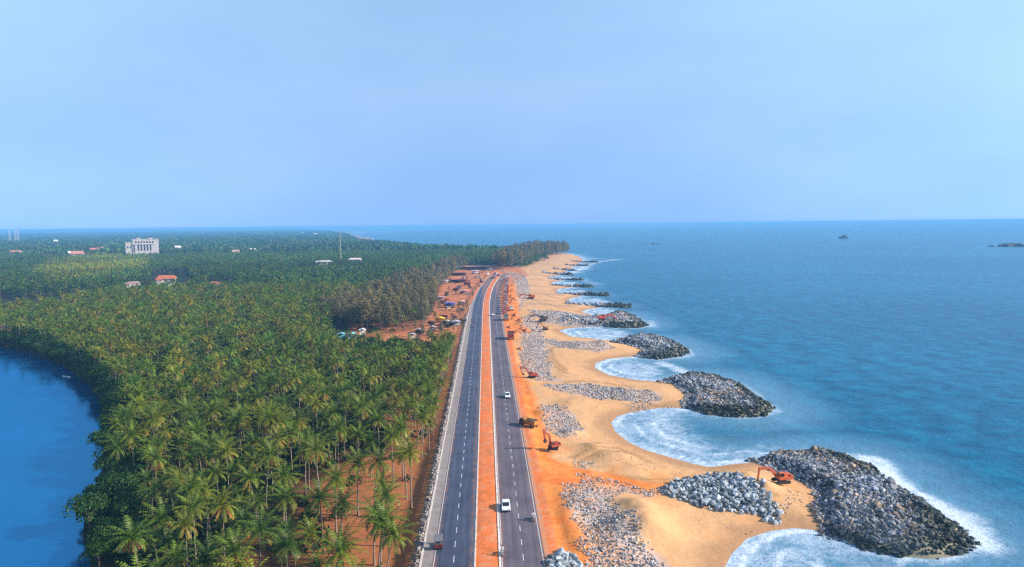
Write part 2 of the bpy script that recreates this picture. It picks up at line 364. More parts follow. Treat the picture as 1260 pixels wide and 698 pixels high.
# ------------------------------------------------------------------ sea
def make_sea():
    xs = np.concatenate([np.linspace(-14000, -600, 12), np.linspace(-550, 20, 12), np.arange(24, 235, 1.5), 235 + np.geomspace(2, 33000, 60)])
    ys = np.concatenate([np.linspace(-600, 96, 8), np.geomspace(100, 1650, 330), 1650 + np.geomspace(12, 31500, 50)])
    X, Y = np.meshgrid(xs, ys); sh = X.shape; X, Y = X.ravel(), Y.ravel()
    d = -sdist(X, Y, LAND)
    db = np.full(X.shape, 1e3)
    for P in BLOBS[:4]:
        db = np.minimum(db, -sdist(X, Y, P))
    dt = np.full(X.shape, 1e3)
    for P in BLOBS[4:]: dt = np.minimum(dt, -sdist(X, Y, P))
    # foam: a lace of surf in the bays, a collar round the outer rocks
    f = np.zeros(X.shape)
    n = fbm(X*.05, Y*.05, 21)
    f = np.maximum(f, smooth(24, 1, d + (fbm(X*.11, Y*.11, 23) - .5)*12)*.46 + smooth(2.2, .2, d + (fbm(X*.3, Y*.3, 24) - .5)*3)*.16)
    f = np.maximum(f, smooth(5, 0, db + (n - .5)*5)*.5)
    for P, w in BAYS: f = np.maximum(f, smooth(-w*.5, w, sdist(X, Y, P) + (n - .5)*10)*.52)
    for line, w, s in SURF:
        f = np.maximum(f, smooth(w, 0, seg_dist(X, Y, line, False) + (n - .5)*w*.9)*s)
    wob = (fbm(X*.045, Y*.045, 27) - .5)*9 + (fbm(X*.2, Y*.2, 28) - .5)*3
    for dd, ww, ss in ((2.2, 1.1, .34), (7.5, 1.5, .30), (14.0, 1.6, .24), (22.0, 1.8, .16)):
        f = f + smooth(ww, 0, np.abs(d + wob*min(1, dd/8) - dd))*ss*smooth(.35, .55, fbm(X*.05 + dd, Y*.05, 29))*(Y < 1400)
    shallow = smooth(45, 0, np.minimum(d, db*1.5))
    i = (np.arange(sh[0] - 1)[:, None]*sh[1] + np.arange(sh[1] - 1)[None, :]).ravel()
    F = np.stack([i, i + 1, i + sh[1] + 1, i + sh[1]], 1)
    me = np_mesh('sea', np.stack([X, Y, np.where((d < -25) & (Y < 4000), -6.0, 0.0)], 1), F, smooth=True, attrs={'foam': f, 'shallow': shallow})
    m, nt, b = mat('sea_water')
    P = geo_pos(nt)
    mp = N(nt, 'ShaderNodeMapping'); mp.inputs['Scale'].default_value = (.8, 1.0, 1); mp.inputs['Rotation'].default_value = (0, 0, RAD(-12)); nt.links.new(P, mp.inputs[0])
    V = mp.outputs[0]
    w1 = noise(nt, .13, 7, .66, V); w2 = noise(nt, .55, 4, .6, V); w3 = noise(nt, .018, 3, .5, V)
    big = noise(nt, .0035, 4, .6, P)
    base = mix(nt, ramp(nt, big.outputs[0], [(.35, g(0)), (.68, g(1))]), (.001, .092, .182), (.002, .132, .238))
    crest = ramp(nt, w1.outputs[0], [(.32, (.45, .60, .66)), (.5, g(1)), (.68, (1.7, 1.4, 1.25))])  # chop shading put into the colour: troughs darkened, crests lightened
    base = mul(nt, base, crest)
    sw = N(nt, 'ShaderNodeTexWave', wave_type='BANDS', bands_direction='X'); sw.inputs['Scale'].default_value = .018; sw.inputs['Distortion'].default_value = 9; sw.inputs['Detail'].default_value = 4; sw.inputs['Detail Scale'].default_value = 1.6; nt.links.new(P, sw.inputs['Vector'])
    base = mul(nt, base, ramp(nt, sw.outputs[0], [(.15, (.86, .90, .93)), (.55, g(1)), (.92, (1.16, 1.09, 1.06))]))  # swell shading painted as lighter and darker bands, no relief
    sh_ = N(nt, 'ShaderNodeAttribute', attribute_name='shallow').outputs['Fac']
    base = mix(nt, math_n(nt, 'MULTIPLY', sh_, .75), base, (.13, .27, .38))
    fo = N(nt, 'ShaderNodeAttribute', attribute_name='foam').outputs['Fac']
    n1 = noise(nt, .16, 8, .70, P); n2 = noise(nt, .8, 6, .72, P)
    rg = math_n(nt, 'SUBTRACT', 1.0, math_n(nt, 'MULTIPLY', math_n(nt, 'ABSOLUTE', math_n(nt, 'SUBTRACT', n1.outputs[0], .5)), 4.5))
    rg2 = math_n(nt, 'SUBTRACT', 1.0, math_n(nt, 'MULTIPLY', math_n(nt, 'ABSOLUTE', math_n(nt, 'SUBTRACT', n2.outputs[0], .5)), 4.5))
    lace = math_n(nt, 'ADD', math_n(nt, 'MULTIPLY', rg, .55), math_n(nt, 'MULTIPLY', rg2, .45))
    t = math_n(nt, 'ADD', math_n(nt, 'MULTIPLY', lace, .5), math_n(nt, 'MULTIPLY', fo, .72))
    fm = math_n(nt, 'MULTIPLY', ramp(nt, t, [(.50, g(0)), (.64, g(.12)), (.80, g(.48)), (.94, g(.9))]), ramp(nt, fo, [(.02, g(0)), (.25, g(1))]))
    # a few whitecaps far out
    wc = noise(nt, .05, 8, .75, V); wcf = ramp(nt, wc.outputs[0], [(.70, g(0)), (.76, g(.35))])
    fm = math_n(nt, 'MAXIMUM', fm, wcf)
    col = mix(nt, fm, base, (.62, .69, .78))
    nt.links.new(col, b.inputs['Base Color'])
    r = math_n(nt, 'ADD', math_n(nt, 'MULTIPLY', fm, .5), .24); nt.links.new(r, b.inputs['Roughness'])
    b.inputs['IOR'].default_value = 1.33; b.inputs['Specular IOR Level'].default_value = .09
    h = math_n(nt, 'ADD', math_n(nt, 'ADD', math_n(nt, 'MULTIPLY', w1.outputs[0], 1.6), math_n(nt, 'MULTIPLY', w2.outputs[0], .45)), math_n(nt, 'MULTIPLY', w3.outputs[0], 4.0))
    h = math_n(nt, 'ADD', h, math_n(nt, 'MULTIPLY', fm, .2))
    bump(nt, b, h, .62, 1.0)
    tag(link('sea', me, mat=m), kind='structure')
BAYS = [(GL([(892,720),(900,684),(925,664),(975,652),(1015,662),(1040,684),(1060,720)]), 9), (GL([(752,520),(765,536),(800,556),(850,571),(880,572),(905,560),(880,540),(850,520),(845,505),(790,506)]), 12),
        (GL([(733,450),(750,462),(790,468),(812,468),(830,457),(810,446),(770,441)]), 10), (GL([(690,407),(702,414),(750,419),(775,415),(780,409),(745,403)]), 9),
        (GL([(716,384),(735,389),(760,387),(770,382),(735,380)]), 9), (GL([(698,370),(740,374),(755,372),(740,366)]), 8), (GL([(684,358),(700,361),(735,362),(720,356)]), 8), (GL([(680,348),(700,352),(722,351),(710,346)]), 8), (GL([(675,341),(700,343.5),(715,343),(700,340)]), 8)]
SURF = [(GL([(1072,566),(1090,582),(1115,602),(1150,622),(1185,646),(1205,668)]), 7.5, .74), (GL([(1205,668),(1190,684),(1150,689)]), 3, .45), (GL([(812,447),(830,452),(846,459),(870,462)]), 7, .62), (GL([(800,395),(802,402)]), 8, .5),
        (GL([(848,430),(852,437),(835,441)]), 4, .5), (GL([(930,512),(958,507),(950,498)]), 4, .5), (GL([(700,336),(712,332),(720,327)]), 22, .6), (GL([(713,329),(738,322),(762,319)]), 20, .5), (GL([(720,318),(745,318)]), 22, .55), (GL([(705,341),(735,350)]), 18, .4)]
make_sea()

def make_river():
    P = RIVER; P = np.vstack([P[:-2], [[P[-2][0], -400], [-1500, -400]]])
    bm = bmesh.new(); vs = [bm.verts.new((x, y, .2)) for x, y in P]
    f = bm.faces.new(vs); bmesh.ops.triangulate(bm, faces=[f]); me = bpy.data.meshes.new('river'); bm.to_mesh(me); bm.free()
    if me.polygons[0].normal.z < 0: me.flip_normals()
    m, nt, b = mat('river_water'); Pp = geo_pos(nt)
    n = noise(nt, .25, 4, .55, Pp); n2 = noise(nt, .012, 3, .5, Pp)
    wn_ = noise(nt, .03, 5, .6, Pp); rv = ramp(nt, wn_.outputs[0], [(.3, (.001, .060, .19)), (.7, (.003, .098, .285))]); nt.links.new(rv, b.inputs['Base Color'])
    # deep clear water: mostly the blue of the sky mirrored in it
    b.inputs['Roughness'].default_value = .5; b.inputs['Specular IOR Level'].default_value = 0
    gl = N(nt, 'ShaderNodeBsdfGlossy'); gl.inputs['Roughness'].default_value = .12; gl.inputs['Color'].default_value = (.11, .39, .61, 1)
    bp = bump(nt, b, n.outputs[0], .16, .2); nt.links.new(bp.outputs[0], gl.inputs['Normal'])
    ms = N(nt, 'ShaderNodeMixShader'); ms.inputs[0].default_value = .58; nt.links.new(b.outputs[0], ms.inputs[1]); nt.links.new(gl.outputs[0], ms.inputs[2]); nt.links.new(ms.outputs[0], nt.nodes['Material Output'].inputs[0])
    tag(link('river', me, mat=m), kind='structure')
make_river()

# ------------------------------------------------------------------ haze
def make_haze():
    bm = bmesh.new(); bmesh.ops.create_cube(bm, size=1.0); me = bpy.data.meshes.new('haze'); bm.to_mesh(me); bm.free()
    o = link('haze', me); o.scale = (66000, 36000, 71.5); o.location = (6000, 16500, 71.5/2 - 5.0)
    m = bpy.data.materials.new('haze_air'); m.use_nodes = True; nt = m.node_tree; nt.nodes.clear()
    out = N(nt, 'ShaderNodeOutputMaterial'); v = N(nt, 'ShaderNodeVolumePrincipled')
    v.inputs['Color'].default_value = (*HAZE_COL, 1); v.inputs['Density'].default_value = HAZE_D; v.inputs['Anisotropy'].default_value = 0.0
    nt.links.new(v.outputs[0], out.inputs['Volume']); me.materials.append(m)
    tag(o, kind='stuff')
HAZE_COL, HAZE_D = (.21, .545, .94), 1.65e-4
make_haze()
# ------------------------------------------------------------------ road
def strip_mesh(name, x0, x1, z, y0, y1, step=4.0, thick=0.0):
    ys = np.arange(y0, y1 + step*.5, step); b = bendx(ys)
    if thick:
        prof = [(x0, z - thick), (x0, z), (x1, z), (x1, z - thick)]
    else: prof = [(x0, z), (x1, z)]
    k = len(prof); V = np.array([[px + bb, y, pz] for y, bb in zip(ys, b) for px, pz in prof])
    F = []
    for i in range(len(ys) - 1):
        for j in range(k - 1): F.append((i*k + j, i*k + j + 1, (i + 1)*k + j + 1, (i + 1)*k + j))
    F = np.array(F)
    return V, F
def merge(parts):
    V, F, o = [], [], 0
    for v, f in parts: V.append(v); F.append(f + o); o += len(v)
    return np.vstack(V), np.vstack(F)
def asphalt(name, c0, c1, xa, xb):
    m, nt, b = mat(name); P = geo_pos(nt)
    mp = N(nt, 'ShaderNodeMapping'); mp.inputs['Scale'].default_value = (1.6, .05, 1); nt.links.new(P, mp.inputs[0])
    streak = noise(nt, 1.0, 4, .6, mp.outputs[0]); blot = noise(nt, .12, 5, .6, P); fine = noise(nt, 5, 3, .7, P)
    c = mix(nt, ramp(nt, streak.outputs[0], [(.34, g(0)), (.62, g(1))]), c0, c1)
    c = mul(nt, c, ramp(nt, blot.outputs[0], [(.3, g(.70)), (.7, g(1.2))])); c = mul(nt, c, ramp(nt, fine.outputs[0], [(.3, g(.85)), (.7, g(1.1))]))
    # wheel paths polished along each lane, laterite dust drifting in from both edges
    sx_ = N(nt, 'ShaderNodeSeparateXYZ'); nt.links.new(P, sx_.inputs[0]); X = sx_.outputs[0]
    wv = math_n(nt, 'COSINE', math_n(nt, 'MULTIPLY', math_n(nt, 'SUBTRACT', X, xa + .9), 2*math.pi/1.8))
    c = mul(nt, c, ramp(nt, math_n(nt, 'MULTIPLY_ADD', wv, .5), [(0, g(1.06)), (1, g(.90))]))
    ed = math_n(nt, 'MINIMUM', math_n(nt, 'SUBTRACT', X, xa), math_n(nt, 'SUBTRACT', xb, X)); dn = noise(nt, .35, 6, .7, P)
    ed = math_n(nt, 'SUBTRACT', 1.0, math_n(nt, 'ADD', math_n(nt, 'MULTIPLY', ed, .75), math_n(nt, 'MULTIPLY', math_n(nt, 'SUBTRACT', dn.outputs[0], .5), 3.0)))
    c = mix(nt, ramp(nt, ed, [(.1, g(0)), (1.0, g(.55))]), c, (.30, .14, .075))
    nt.links.new(c, b.inputs['Base Color']); b.inputs['Roughness'].default_value = .8; b.inputs['Specular IOR Level'].default_value = .3
    return m
def paint(name, c):
    m, nt, b = mat(name); P = geo_pos(nt); n = noise(nt, 1.6, 5, .7, P)
    nt.links.new(mix(nt, ramp(nt, n.outputs[0], [(.55, g(0)), (.72, g(.55))]), c, (.22, .2, .19)), b.inputs['Base Color']); b.inputs['Roughness'].default_value = .7
    return m
M_paint = paint('road_paint', (.52, .52, .53))
for nm, a, e, c0, c1 in (('northbound_carriageway', XL0 - .25, XL1 + .12, (.046, .058, .104), (.072, .082, .126)), ('southbound_carriageway', XR0 - .12, XR1 + .35, (.098, .082, .104), (.140, .112, .132))):
    V, F = strip_mesh(nm, a, e, ZR, 40, ROAD_END, 4, .25)
    o = tag(link('road', np_mesh(nm, V, F), mat=asphalt('asphalt_' + nm[:5], c0, c1, a, e)), kind='structure')
    parts = []
    lo, hi = (XL0, XL1) if a < 0 else (XR0, XR1)
    parts.append(strip_mesh('', lo, lo + .14, ZR + .004, 40, ROAD_END, 4)); parts.append(strip_mesh('', hi - .14, hi, ZR + .004, 40, ROAD_END, 4))
    mid = (lo + hi)/2 + (.15 if a > 0 else 0)
    y = 60.0
    while y < ROAD_END - 6:
        parts.append(strip_mesh('', mid - .075, mid + .075, ZR + .004, y, y + 2.5, 1.25)); y += 6.0
    V, F = merge(parts)
    k = link('road_marking', np_mesh('road_marking', V, F), parent=o, mat=M_paint); k['kind'] = 'structure'
def concrete(name, c, dirt, s=.7):
    m, nt, b = mat(name); P = geo_pos(nt); n = noise(nt, s, 7, .7, P); n2 = noise(nt, 3.5, 4, .7, P)
    cc = mix(nt, ramp(nt, n.outputs[0], [(.45, g(0)), (.7, g(1))]), c, dirt); cc = mul(nt, cc, ramp(nt, n2.outputs[0], [(.3, g(.75)), (.65, g(1.1))]))
    nt.links.new(cc, b.inputs['Base Color']); b.inputs['Roughness'].default_value = .9
    return m
def kerb_mesh(x0, x1, z, y0, y1, bl=2.0, gap=.04, h=.3):
    """separate precast kerb blocks in one line"""
    parts = []; y = y0
    while y < y1:
        L = bl if y < 420 else bl*6
        yy = np.array([y, min(y + L - gap, y1)]); b = bendx(yy); j = random.uniform(-.012, .012); dz = random.uniform(-.012, .012)
        V = [[px + j + bb, q, pz + dz] for q, bb in zip(yy, b) for px, pz in ((x0, z - h), (x0 + .02, z), (x1 - .02, z), (x1, z - h))]
        parts.append((np.array(V), np.array([(0, 1, 5, 4), (1, 2, 6, 5), (2, 3, 7, 6), (0, 3, 2, 1), (4, 5, 6, 7)]))); y += L
    return merge(parts)
M_kerb = concrete('kerb_concrete', (.66, .60, .54), (.44, .27, .17)); M_kerb_r = concrete('kerb_painted', (.78, .72, .66), (.55, .36, .24))
for x0, x1, mm in ((XL1 + .12, XL1 + .42, M_kerb), (XR0 - .52, XR0 - .14, M_kerb_r)):
    V, F = kerb_mesh(x0, x1, ZR + .17, 40, ROAD_END - 60 if x0 < 0 else ROAD_END - 60)
    tag(link('median_kerb', np_mesh('median_kerb', V, F), mat=mm), kind='structure')
# concrete shoulder and dusty verge
V, F = strip_mesh('', XL0 - 2.15, XL0 - .25, ZR + .005, 40, 560, 4, .3)
tag(link('shoulder', np_mesh('shoulder', V, F), mat=concrete('shoulder_concrete', (.27, .235, .22), (.20, .15, .125), .45)), kind='structure')
V, F = strip_mesh('', XL0 - 1.45, XL0 - .25, ZR + .003, 560, 830, 4, .3)
tag(link('shoulder', np_mesh('shoulder', V, F), mat=concrete('verge_dust', (.50, .26, .15), (.45, .33, .24), .3)), kind='structure')
V, F = strip_mesh('', XR1 + .35, XR1 + 1.15, ZR - .012, 40, 640, 4, .25)
tag(link('shoulder', np_mesh('shoulder', V, F), mat=concrete('verge_gravel', (.56, .22, .09), (.36, .24, .20), .4)), kind='structure')

V, F = kerb_mesh(XL0 - 2.5, XL0 - 2.15, ZR + .32, 40, 520, 3.0, .06, .6)
tag(link('road_kerb', np_mesh('road_kerb', V, F), mat=concrete('kerb_pale', (.56, .50, .47), (.34, .26, .22), .6)), kind='structure')
# ------------------------------------------------------------------ vegetation
def unit(v): return v/ (np.linalg.norm(v, axis=-1, keepdims=True) + 1e-9)
def foliage_mat(name, base, tipc, vary=.35, objrand=True, attr=False, gf=.02, gr=.6):
    m, nt, b = mat(name)
    if attr: c = N(nt, 'ShaderNodeAttribute', attribute_name='col').outputs['Color']
    else:
        c = N(nt, 'ShaderNodeAttribute', attribute_name='col').outputs['Color']
        oi = N(nt, 'ShaderNodeObjectInfo')
        v = ramp(nt, oi.outputs['Random'], [(0, (1 - vary, 1 - vary*.8, 1 - vary)), (.35, g(1)), (.7, (1.1, 1.05, .8)), (1, (1 + vary*1.4, 1 + vary*.7, .8))])
        c = mul(nt, c, v)
    n = noise(nt, .6, 3, .6, geo_pos(nt)); c = mul(nt, c, ramp(nt, n.outputs[0], [(.3, g(.6)), (.7, g(1.3))]))
    d = N(nt, 'ShaderNodeBsdfDiffuse'); t = N(nt, 'ShaderNodeBsdfTranslucent'); gl = N(nt, 'ShaderNodeBsdfGlossy'); gl.inputs['Roughness'].default_value = gr
    for q in (d, t): nt.links.new(c, q.inputs['Color'])
    s = N(nt, 'ShaderNodeMixShader'); s.inputs[0].default_value = .20; nt.links.new(d.outputs[0], s.inputs[1]); nt.links.new(t.outputs[0], s.inputs[2])
    s2 = N(nt, 'ShaderNodeMixShader'); s2.inputs[0].default_value = gf; nt.links.new(s.outputs[0], s2.inputs[1]); nt.links.new(gl.outputs[0], s2.inputs[2])
    nt.links.new(s2.outputs[0], nt.nodes['Material Output'].inputs[0]); return m
M_leaf = foliage_mat('palm_leaf', None, None, gf=.03, gr=.5); M_tree = foliage_mat('tree_leaf', None, None); M_leaf_m = foliage_mat('leaf_mass', None, None, attr=True)
M_dead = foliage_mat('dry_palm_leaf', None, None, vary=.25)
M_bark = simple('palm_bark', (.24, .19, .145), .9, var=.4, scale=3)
M_bark2 = simple('tree_bark', (.16, .12, .095), .9, var=.4, scale=3)

def frond(r, az, el, L, droop, nl, lw, ll, col, tip, hang=.35):
    ca, sa = math.cos(az), math.sin(az); fw = np.array([ca, sa, 0.]); sd = np.array([-sa, ca, 0.]); up = np.array([0, 0, 1.])
    ns = 6; pts = [np.zeros(3)]; dirs = []
    for i in range(ns):
        e = el - droop*((i + .5)/ns)**1.25
        dv = fw*math.cos(e) + up*math.sin(e); dirs.append(dv); pts.append(pts[-1] + dv*L/ns)
    pts = np.array(pts); V, F, C = [], [], []
    # midrib
    for i in range(ns):
        w0 = .075*(1 - i/ns) + .015; k = len(V)
        V += [pts[i] - sd*w0, pts[i] + sd*w0, pts[i + 1]]; F.append((k, k + 1, k + 2)); C += [col*1.1 + .01]*3
    for j in range(nl):
        t = .10 + .88*(j + r.uniform(-.2, .2))/nl; q = min(max(t, .02), .99)*ns; i = int(q); f = q - i
        p = pts[i]*(1 - f) + pts[i + 1]*f; dv = dirs[i]; n = np.cross(sd, dv)
        lt = ll*(math.sin(math.pi*(.14 + .80*t))**.7)*r.uniform(.85, 1.12)
        for s in (-1, 1):
            h = hang + r.uniform(-.12, .22)
            d = sd*s*math.cos(h) + dv*.62 - up*math.sin(h)*.9; d /= np.linalg.norm(d)
            k = len(V); V += [p - dv*lw*.5, p + dv*lw*.5, p + d*lt]; F.append((k, k + 1, k + 2))
            cc = col*(1 - .35*t) + tip*.35*t; C += [cc*.92, cc*.92, cc*1.08]
    return np.array(V), np.array(F), np.array(C)
def cat3(lst):
    V, F, C, o = [], [], [], 0
    for v, f, c in lst: V.append(v); F.append(f + o); C.append(c); o += len(v)
    return np.vstack(V), np.vstack(F), np.vstack(C)
def crown_arrays(seed, nf, nl, lw, ll=1.05, L=4.6, hue=0):
    r = np.random.default_rng(seed); out = []
    base = np.array([(.064, .136, .009), (.098, .162, .010), (.046, .116, .010), (.135, .165, .012)][hue % 4]); tip = np.array([.30, .25, .024])
    for i in range(nf):
        t = (i + .5)/nf; az = i*2.39996 + r.uniform(-.25, .25)
        el = 1.35 - 1.65*t + r.uniform(-.12, .12)
        out.append(frond(r, az, el, L*r.uniform(.85, 1.1)*(0.78 + .3*math.sin(math.pi*min(1, t + .25))), .75 + .75*t + r.uniform(-.1, .3), nl, lw, ll, base*r.uniform(.8, 1.2), tip*(.6 + .6*t)))
    return cat3(out)
def dead_arrays(seed, nf, nl, lw, L=3.6):
    r = np.random.default_rng(seed + 99); out = []
    for i in range(nf):
        az = r.uniform(0, 6.28); c = np.array([(.36, .165, .042), (.42, .25, .06), (.26, .10, .032)][i % 3])
        out.append(frond(r, az, r.uniform(-.75, -.25), L*r.uniform(.7, 1.05), r.uniform(.5, .95), nl, lw, .75, c, c*1.2, .8))
    return cat3(out)
def trunk_arrays(seed, h, r0=.17, r1=.11, sides=7, segs=6, lean=.9):
    r = np.random.default_rng(seed + 500); a = r.uniform(0, 6.28); V, F = [], []
    for i in range(segs + 1):
        t = i/segs; o = lean*(t**1.6); w = r0*(1 - t) + r1*t + (.12*(1 - t)**8)
        for k in range(sides):
            q = 2*math.pi*k/sides; V.append((math.cos(a)*o + w*math.cos(q), math.sin(a)*o + w*math.sin(q), h*t - (.4 if i == 0 else 0)))
    for i in range(segs):
        for k in range(sides):
            F.append((i*sides + k, i*sides + (k + 1) % sides, (i + 1)*sides + (k + 1) % sides, (i + 1)*sides + k))
    return np.array(V), np.array(F), (math.cos(a)*lean, math.sin(a)*lean, h)

def ground_z(x, y):
    X = np.atleast_1d(np.asarray(x, float)); Y = np.atleast_1d(np.asarray(y, float)); return land_height(X, Y)[0]

# palm prototypes (hidden in no collection: the first use of each is the prototype itself)
PALMS = []
NV = 7
for v in range(NV):
    h = [11.0, 12.2, 9.8, 13.0, 10.6, 11.6, 8.6][v]
    tv, tf, top = trunk_arrays(v, h, lean=[.4, 1.3, .8, .2, 1.7, .6, 1.0][v])
    cv, cf, cc = crown_arrays(v*3, 27, 12, .24, ll=.90, L=4.9, hue=v); dv, df, dc = dead_arrays(v, [6, 10, 4, 9, 12, 5, 3][v], 8, .25)
    PALMS.append((np_mesh('palm_trunk', tv, tf, smooth=True), np_mesh('palm_crown', cv, cf, cc), np_mesh('dry_fronds', dv, df, dc), top))
for t, c, d, _ in PALMS:
    t.materials.append(M_bark); c.materials.append(M_leaf); d.materials.append(M_dead)
def palm(v, x, y, z, rz, sc, label, group):
    t, c, d, top = PALMS[v]
    e = tag(empty('coconut_palm', (x, y, z), rz, sc), label, 'palm tree', group)
    link('trunk', t, e); o = link('crown', c, e); o.location = top; o2 = link('dry_fronds', d, e); o2.location = top
    return e

# ---- where palms grow
def jgrid(x0, x1, y0, y1, s, rng, j=.42):
    gx, gy = np.meshgrid(np.arange(x0, x1, s), np.arange(y0, y1, s)); gx = gx + rng.uniform(-j, j, gx.shape)*s; gy = gy + rng.uniform(-j, j, gy.shape)*s
    return gx.ravel(), gy.ravel()
def inview(x, y, z, mx=60, my=90):
    px, py, w = project(np.stack([x, y, z], 1)); return (px > -mx) & (px < PW + mx) & (py < PH + my) & (w > 20)
HAND = [(504,554,'tall palm on its own beside the road ditch, its pale trunk clear to the ground'),(466,565,'palm with a fan of orange dry fronds at the back of the red clearing'),(440,568,'small palm standing in the back row of the red clearing'),
 (389,552,'slim tall palm with a bare pale trunk left of the red clearing'),(356,532,'palm with a bare trunk showing among the dark dense palms'),(416,525,'palm with a ring of brown fronds north of the red clearing'),(475,608,'palm between the red clearing and the ditch, behind the big roadside clump'),
 (484,655,'largest palm with golden hanging fronds at the road ditch, bottom of the frame'),(472,638,'green palm rising just behind the golden roadside palm'),(422,616,'short palm in the middle of the red clearing, right of its twin'),(393,610,'bushy palm in the middle of the red clearing, left of its twin'),(413,588,'palm behind the pair in the middle of the red clearing'),
 (418,676,'wide dark green palm at the bottom edge of the red clearing'),(351,582,'palm on the left rim of the red clearing'),(332,557,'palm with drooping tan fronds in the dense stand left of the clearing'),(351,610,'palm leaning over the left rim of the red clearing'),
 (322,650,'pale green palm at the bottom left of the red clearing'),(288,676,'yellow-green palm near the bottom edge of the dense stand'),(352,668,'palm at the bottom of the clearing with light tips'),(520,505,'palm with orange skirt at the road bend of the stone parapet')]
hx = []; 
for i, (px, py, lab) in enumerate(HAND):
    v = [3, 1, 5, 3, 0, 5, 2, 4, 1, 2, 0, 5, 4, 2, 1, 6, 2, 0, 6, 4][i]
    top = PALMS[v][3]; c = G(px, py + 3, 1.1 + top[2]*1.0); hx.append((c.x - top[0], c.y - top[1], v, lab))
hxy = np.array([(a, b) for a, b, _, _ in hx])
rngp = np.random.default_rng(21)
gx, gy = jgrid(-330, -17, 96, 640, 5.2, rngp)
OPENING = GL([(405,402),(470,408),(570,415),(556,449),(500,447),(430,441),(405,432)], 1.2)
def palm_ok(x, y, ex=1.0):
    bx = x - bendx(y)
    ok = (bx < -18.5) & (sdist(x, y, RIVER) < np.where(y < 150, -8, -3.5)) & (sdist(x, y, LEFTRED) < -2) & (sdist(x, y, JUNC) < -4) & (sdist(x, y, GROVE) < 0) & (sdist(x, y, OPENING) < 0)
    return ok
ok = palm_ok(gx, gy) & inview(gx, gy, np.full(gx.shape, 11.))
gx, gy = gx[ok], gy[ok]
# thinner on the red clearing and along the ditch
rs = np.full(gx.shape, -99.)
for P in REDSOIL: rs = np.maximum(rs, sdist(gx, gy, P))
u = rngp.uniform(0, 1, gx.shape)
keep = (rs < -1) | ((rs < 3) & (u < .45)) | ((rs >= 3) & (u < np.where(gy > 205, .8, .05)))
row = np.concatenate([np.arange(178, 330, 4.2), np.arange(190, 330, 5.0), np.arange(186, 330, 5.5)]); rowx = np.where(np.arange(len(row)) < 37, -18.6, np.where(np.arange(len(row)) < 65, -24.0, -16.7)) + rngp.uniform(-1.6, 1.0, len(row)); gx = np.concatenate([gx, rowx + bendx(row)]); gy = np.concatenate([gy, row + rngp.uniform(-1.5, 1.5, len(row))]); keep = np.concatenate([keep, rngp.uniform(0, 1, len(row)) < .8])
dh = np.min(np.hypot(gx[:, None] - hxy[None, :, 0], gy[:, None] - hxy[None, :, 1]), 1)
keep &= dh > 4.5
gx, gy = gx[keep], gy[keep]
bk = sdist(gx, gy, RIVER); keep = (gy > 165) | (bk < -11.5); keep &= (gy > 150) | (project(np.stack([gx, gy, np.full(gx.shape, 11.)], 1))[0] > 150); gx, gy = gx[keep], gy[keep]
dcam = np.hypot(gx, gy); order = np.argsort(dcam); gx, gy = gx[order], gy[order]
px, py, w = project(np.stack([gx, gy, np.full(gx.shape, 9.)], 1))
vis = (px > -5) & (px < PW) & (py < PH + 15)
n_ind = 300 - len(hx); ids = np.where(vis)[0][:n_ind]; indiv = np.zeros(len(gx), bool); indiv[ids] = True
indiv |= (np.arange(len(gx)) < (ids[-1] if len(ids) else 0)) & False
for x, y, v, lab in hx:
    palm(v, x, y, 1.05, 0, 1.0, lab, 'coconut palms of the plantation')
zz = np.maximum(ground_z(gx, gy), .5); drv = sdist(gx, gy, RIVER)
for i in np.where(indiv)[0]:
    bxi = gx[i] - float(bendx(gy[i])); v = int(rngp.integers(0, NV))
    if drv[i] > -24: lab, grp = 'coconut palm standing among the dark trees on the river bank', 'coconut palms by the river'
    elif bxi > -42: lab, grp = 'coconut palm in the belt of palms along the stone parapet', 'coconut palms by the road'
    else: lab, grp = 'coconut palm crowded among its like in the dense green plantation', 'coconut palms of the plantation'
    palm(v, gx[i], gy[i], zz[i] - .1, rngp.uniform(0, 6.28), rngp.uniform(.62, 1.04)*(.64 if rngp.uniform() < .14 else 1), lab, grp).scale.z *= rngp.uniform(.86, 1.12)

def scatter(protos, x, y, z, rz, sc, pick, tint=None, zs=None):
    """one mesh out of many turned copies of a few prototypes (V, F, C)"""
    Vs, Fs, Cs, o = [], [], [], 0
    for k, (v, f, c) in enumerate(protos):
        s = np.where(pick == k)[0]
        if not len(s): continue
        ca, sa = np.cos(rz[s])[:, None], np.sin(rz[s])[:, None]; S = sc[s][:, None]
        X = (v[None, :, 0]*ca - v[None, :, 1]*sa)*S + x[s][:, None]; Y = (v[None, :, 0]*sa + v[None, :, 1]*ca)*S + y[s][:, None]
        Zs = S if zs is None else zs[s][:, None]
        Z = v[None, :, 2]*Zs + z[s][:, None]
        Vs.append(np.stack([X, Y, Z], 2).reshape(-1, 3))
        Fs.append((f[None] + (np.arange(len(s))*len(v))[:, None, None]).reshape(-1, f.shape[1]) + o)
        cc = np.broadcast_to(c[None], (len(s), len(v), 3))
        if tint is not None: cc = cc*tint[s][:, None, :]
        Cs.append(cc.reshape(-1, 3)); o += len(s)*len(v)
    return np.vstack(Vs), np.vstack(Fs), np.vstack(Cs)
def quads_to_tris(F): return np.vstack([F[:, [0, 1, 2]], F[:, [0, 2, 3]]])
def whole_palm(v, nf, nl, lw, nd, h, L=4.6):
    tv, tf, top = trunk_arrays(v, h, .2, .14, 4, 2, .8); tf = quads_to_tris(tf)
    a = crown_arrays(v*3, nf, nl, lw, .85, L, hue=v); b = dead_arrays(v, nd, 4, lw*1.2)
    t = np.array(top)
    return cat3([(tv, tf, np.tile([[.19, .15, .11]], (len(tv), 1))), (a[0] + t, a[1], a[2]), (b[0] + t, b[1], b[2])])
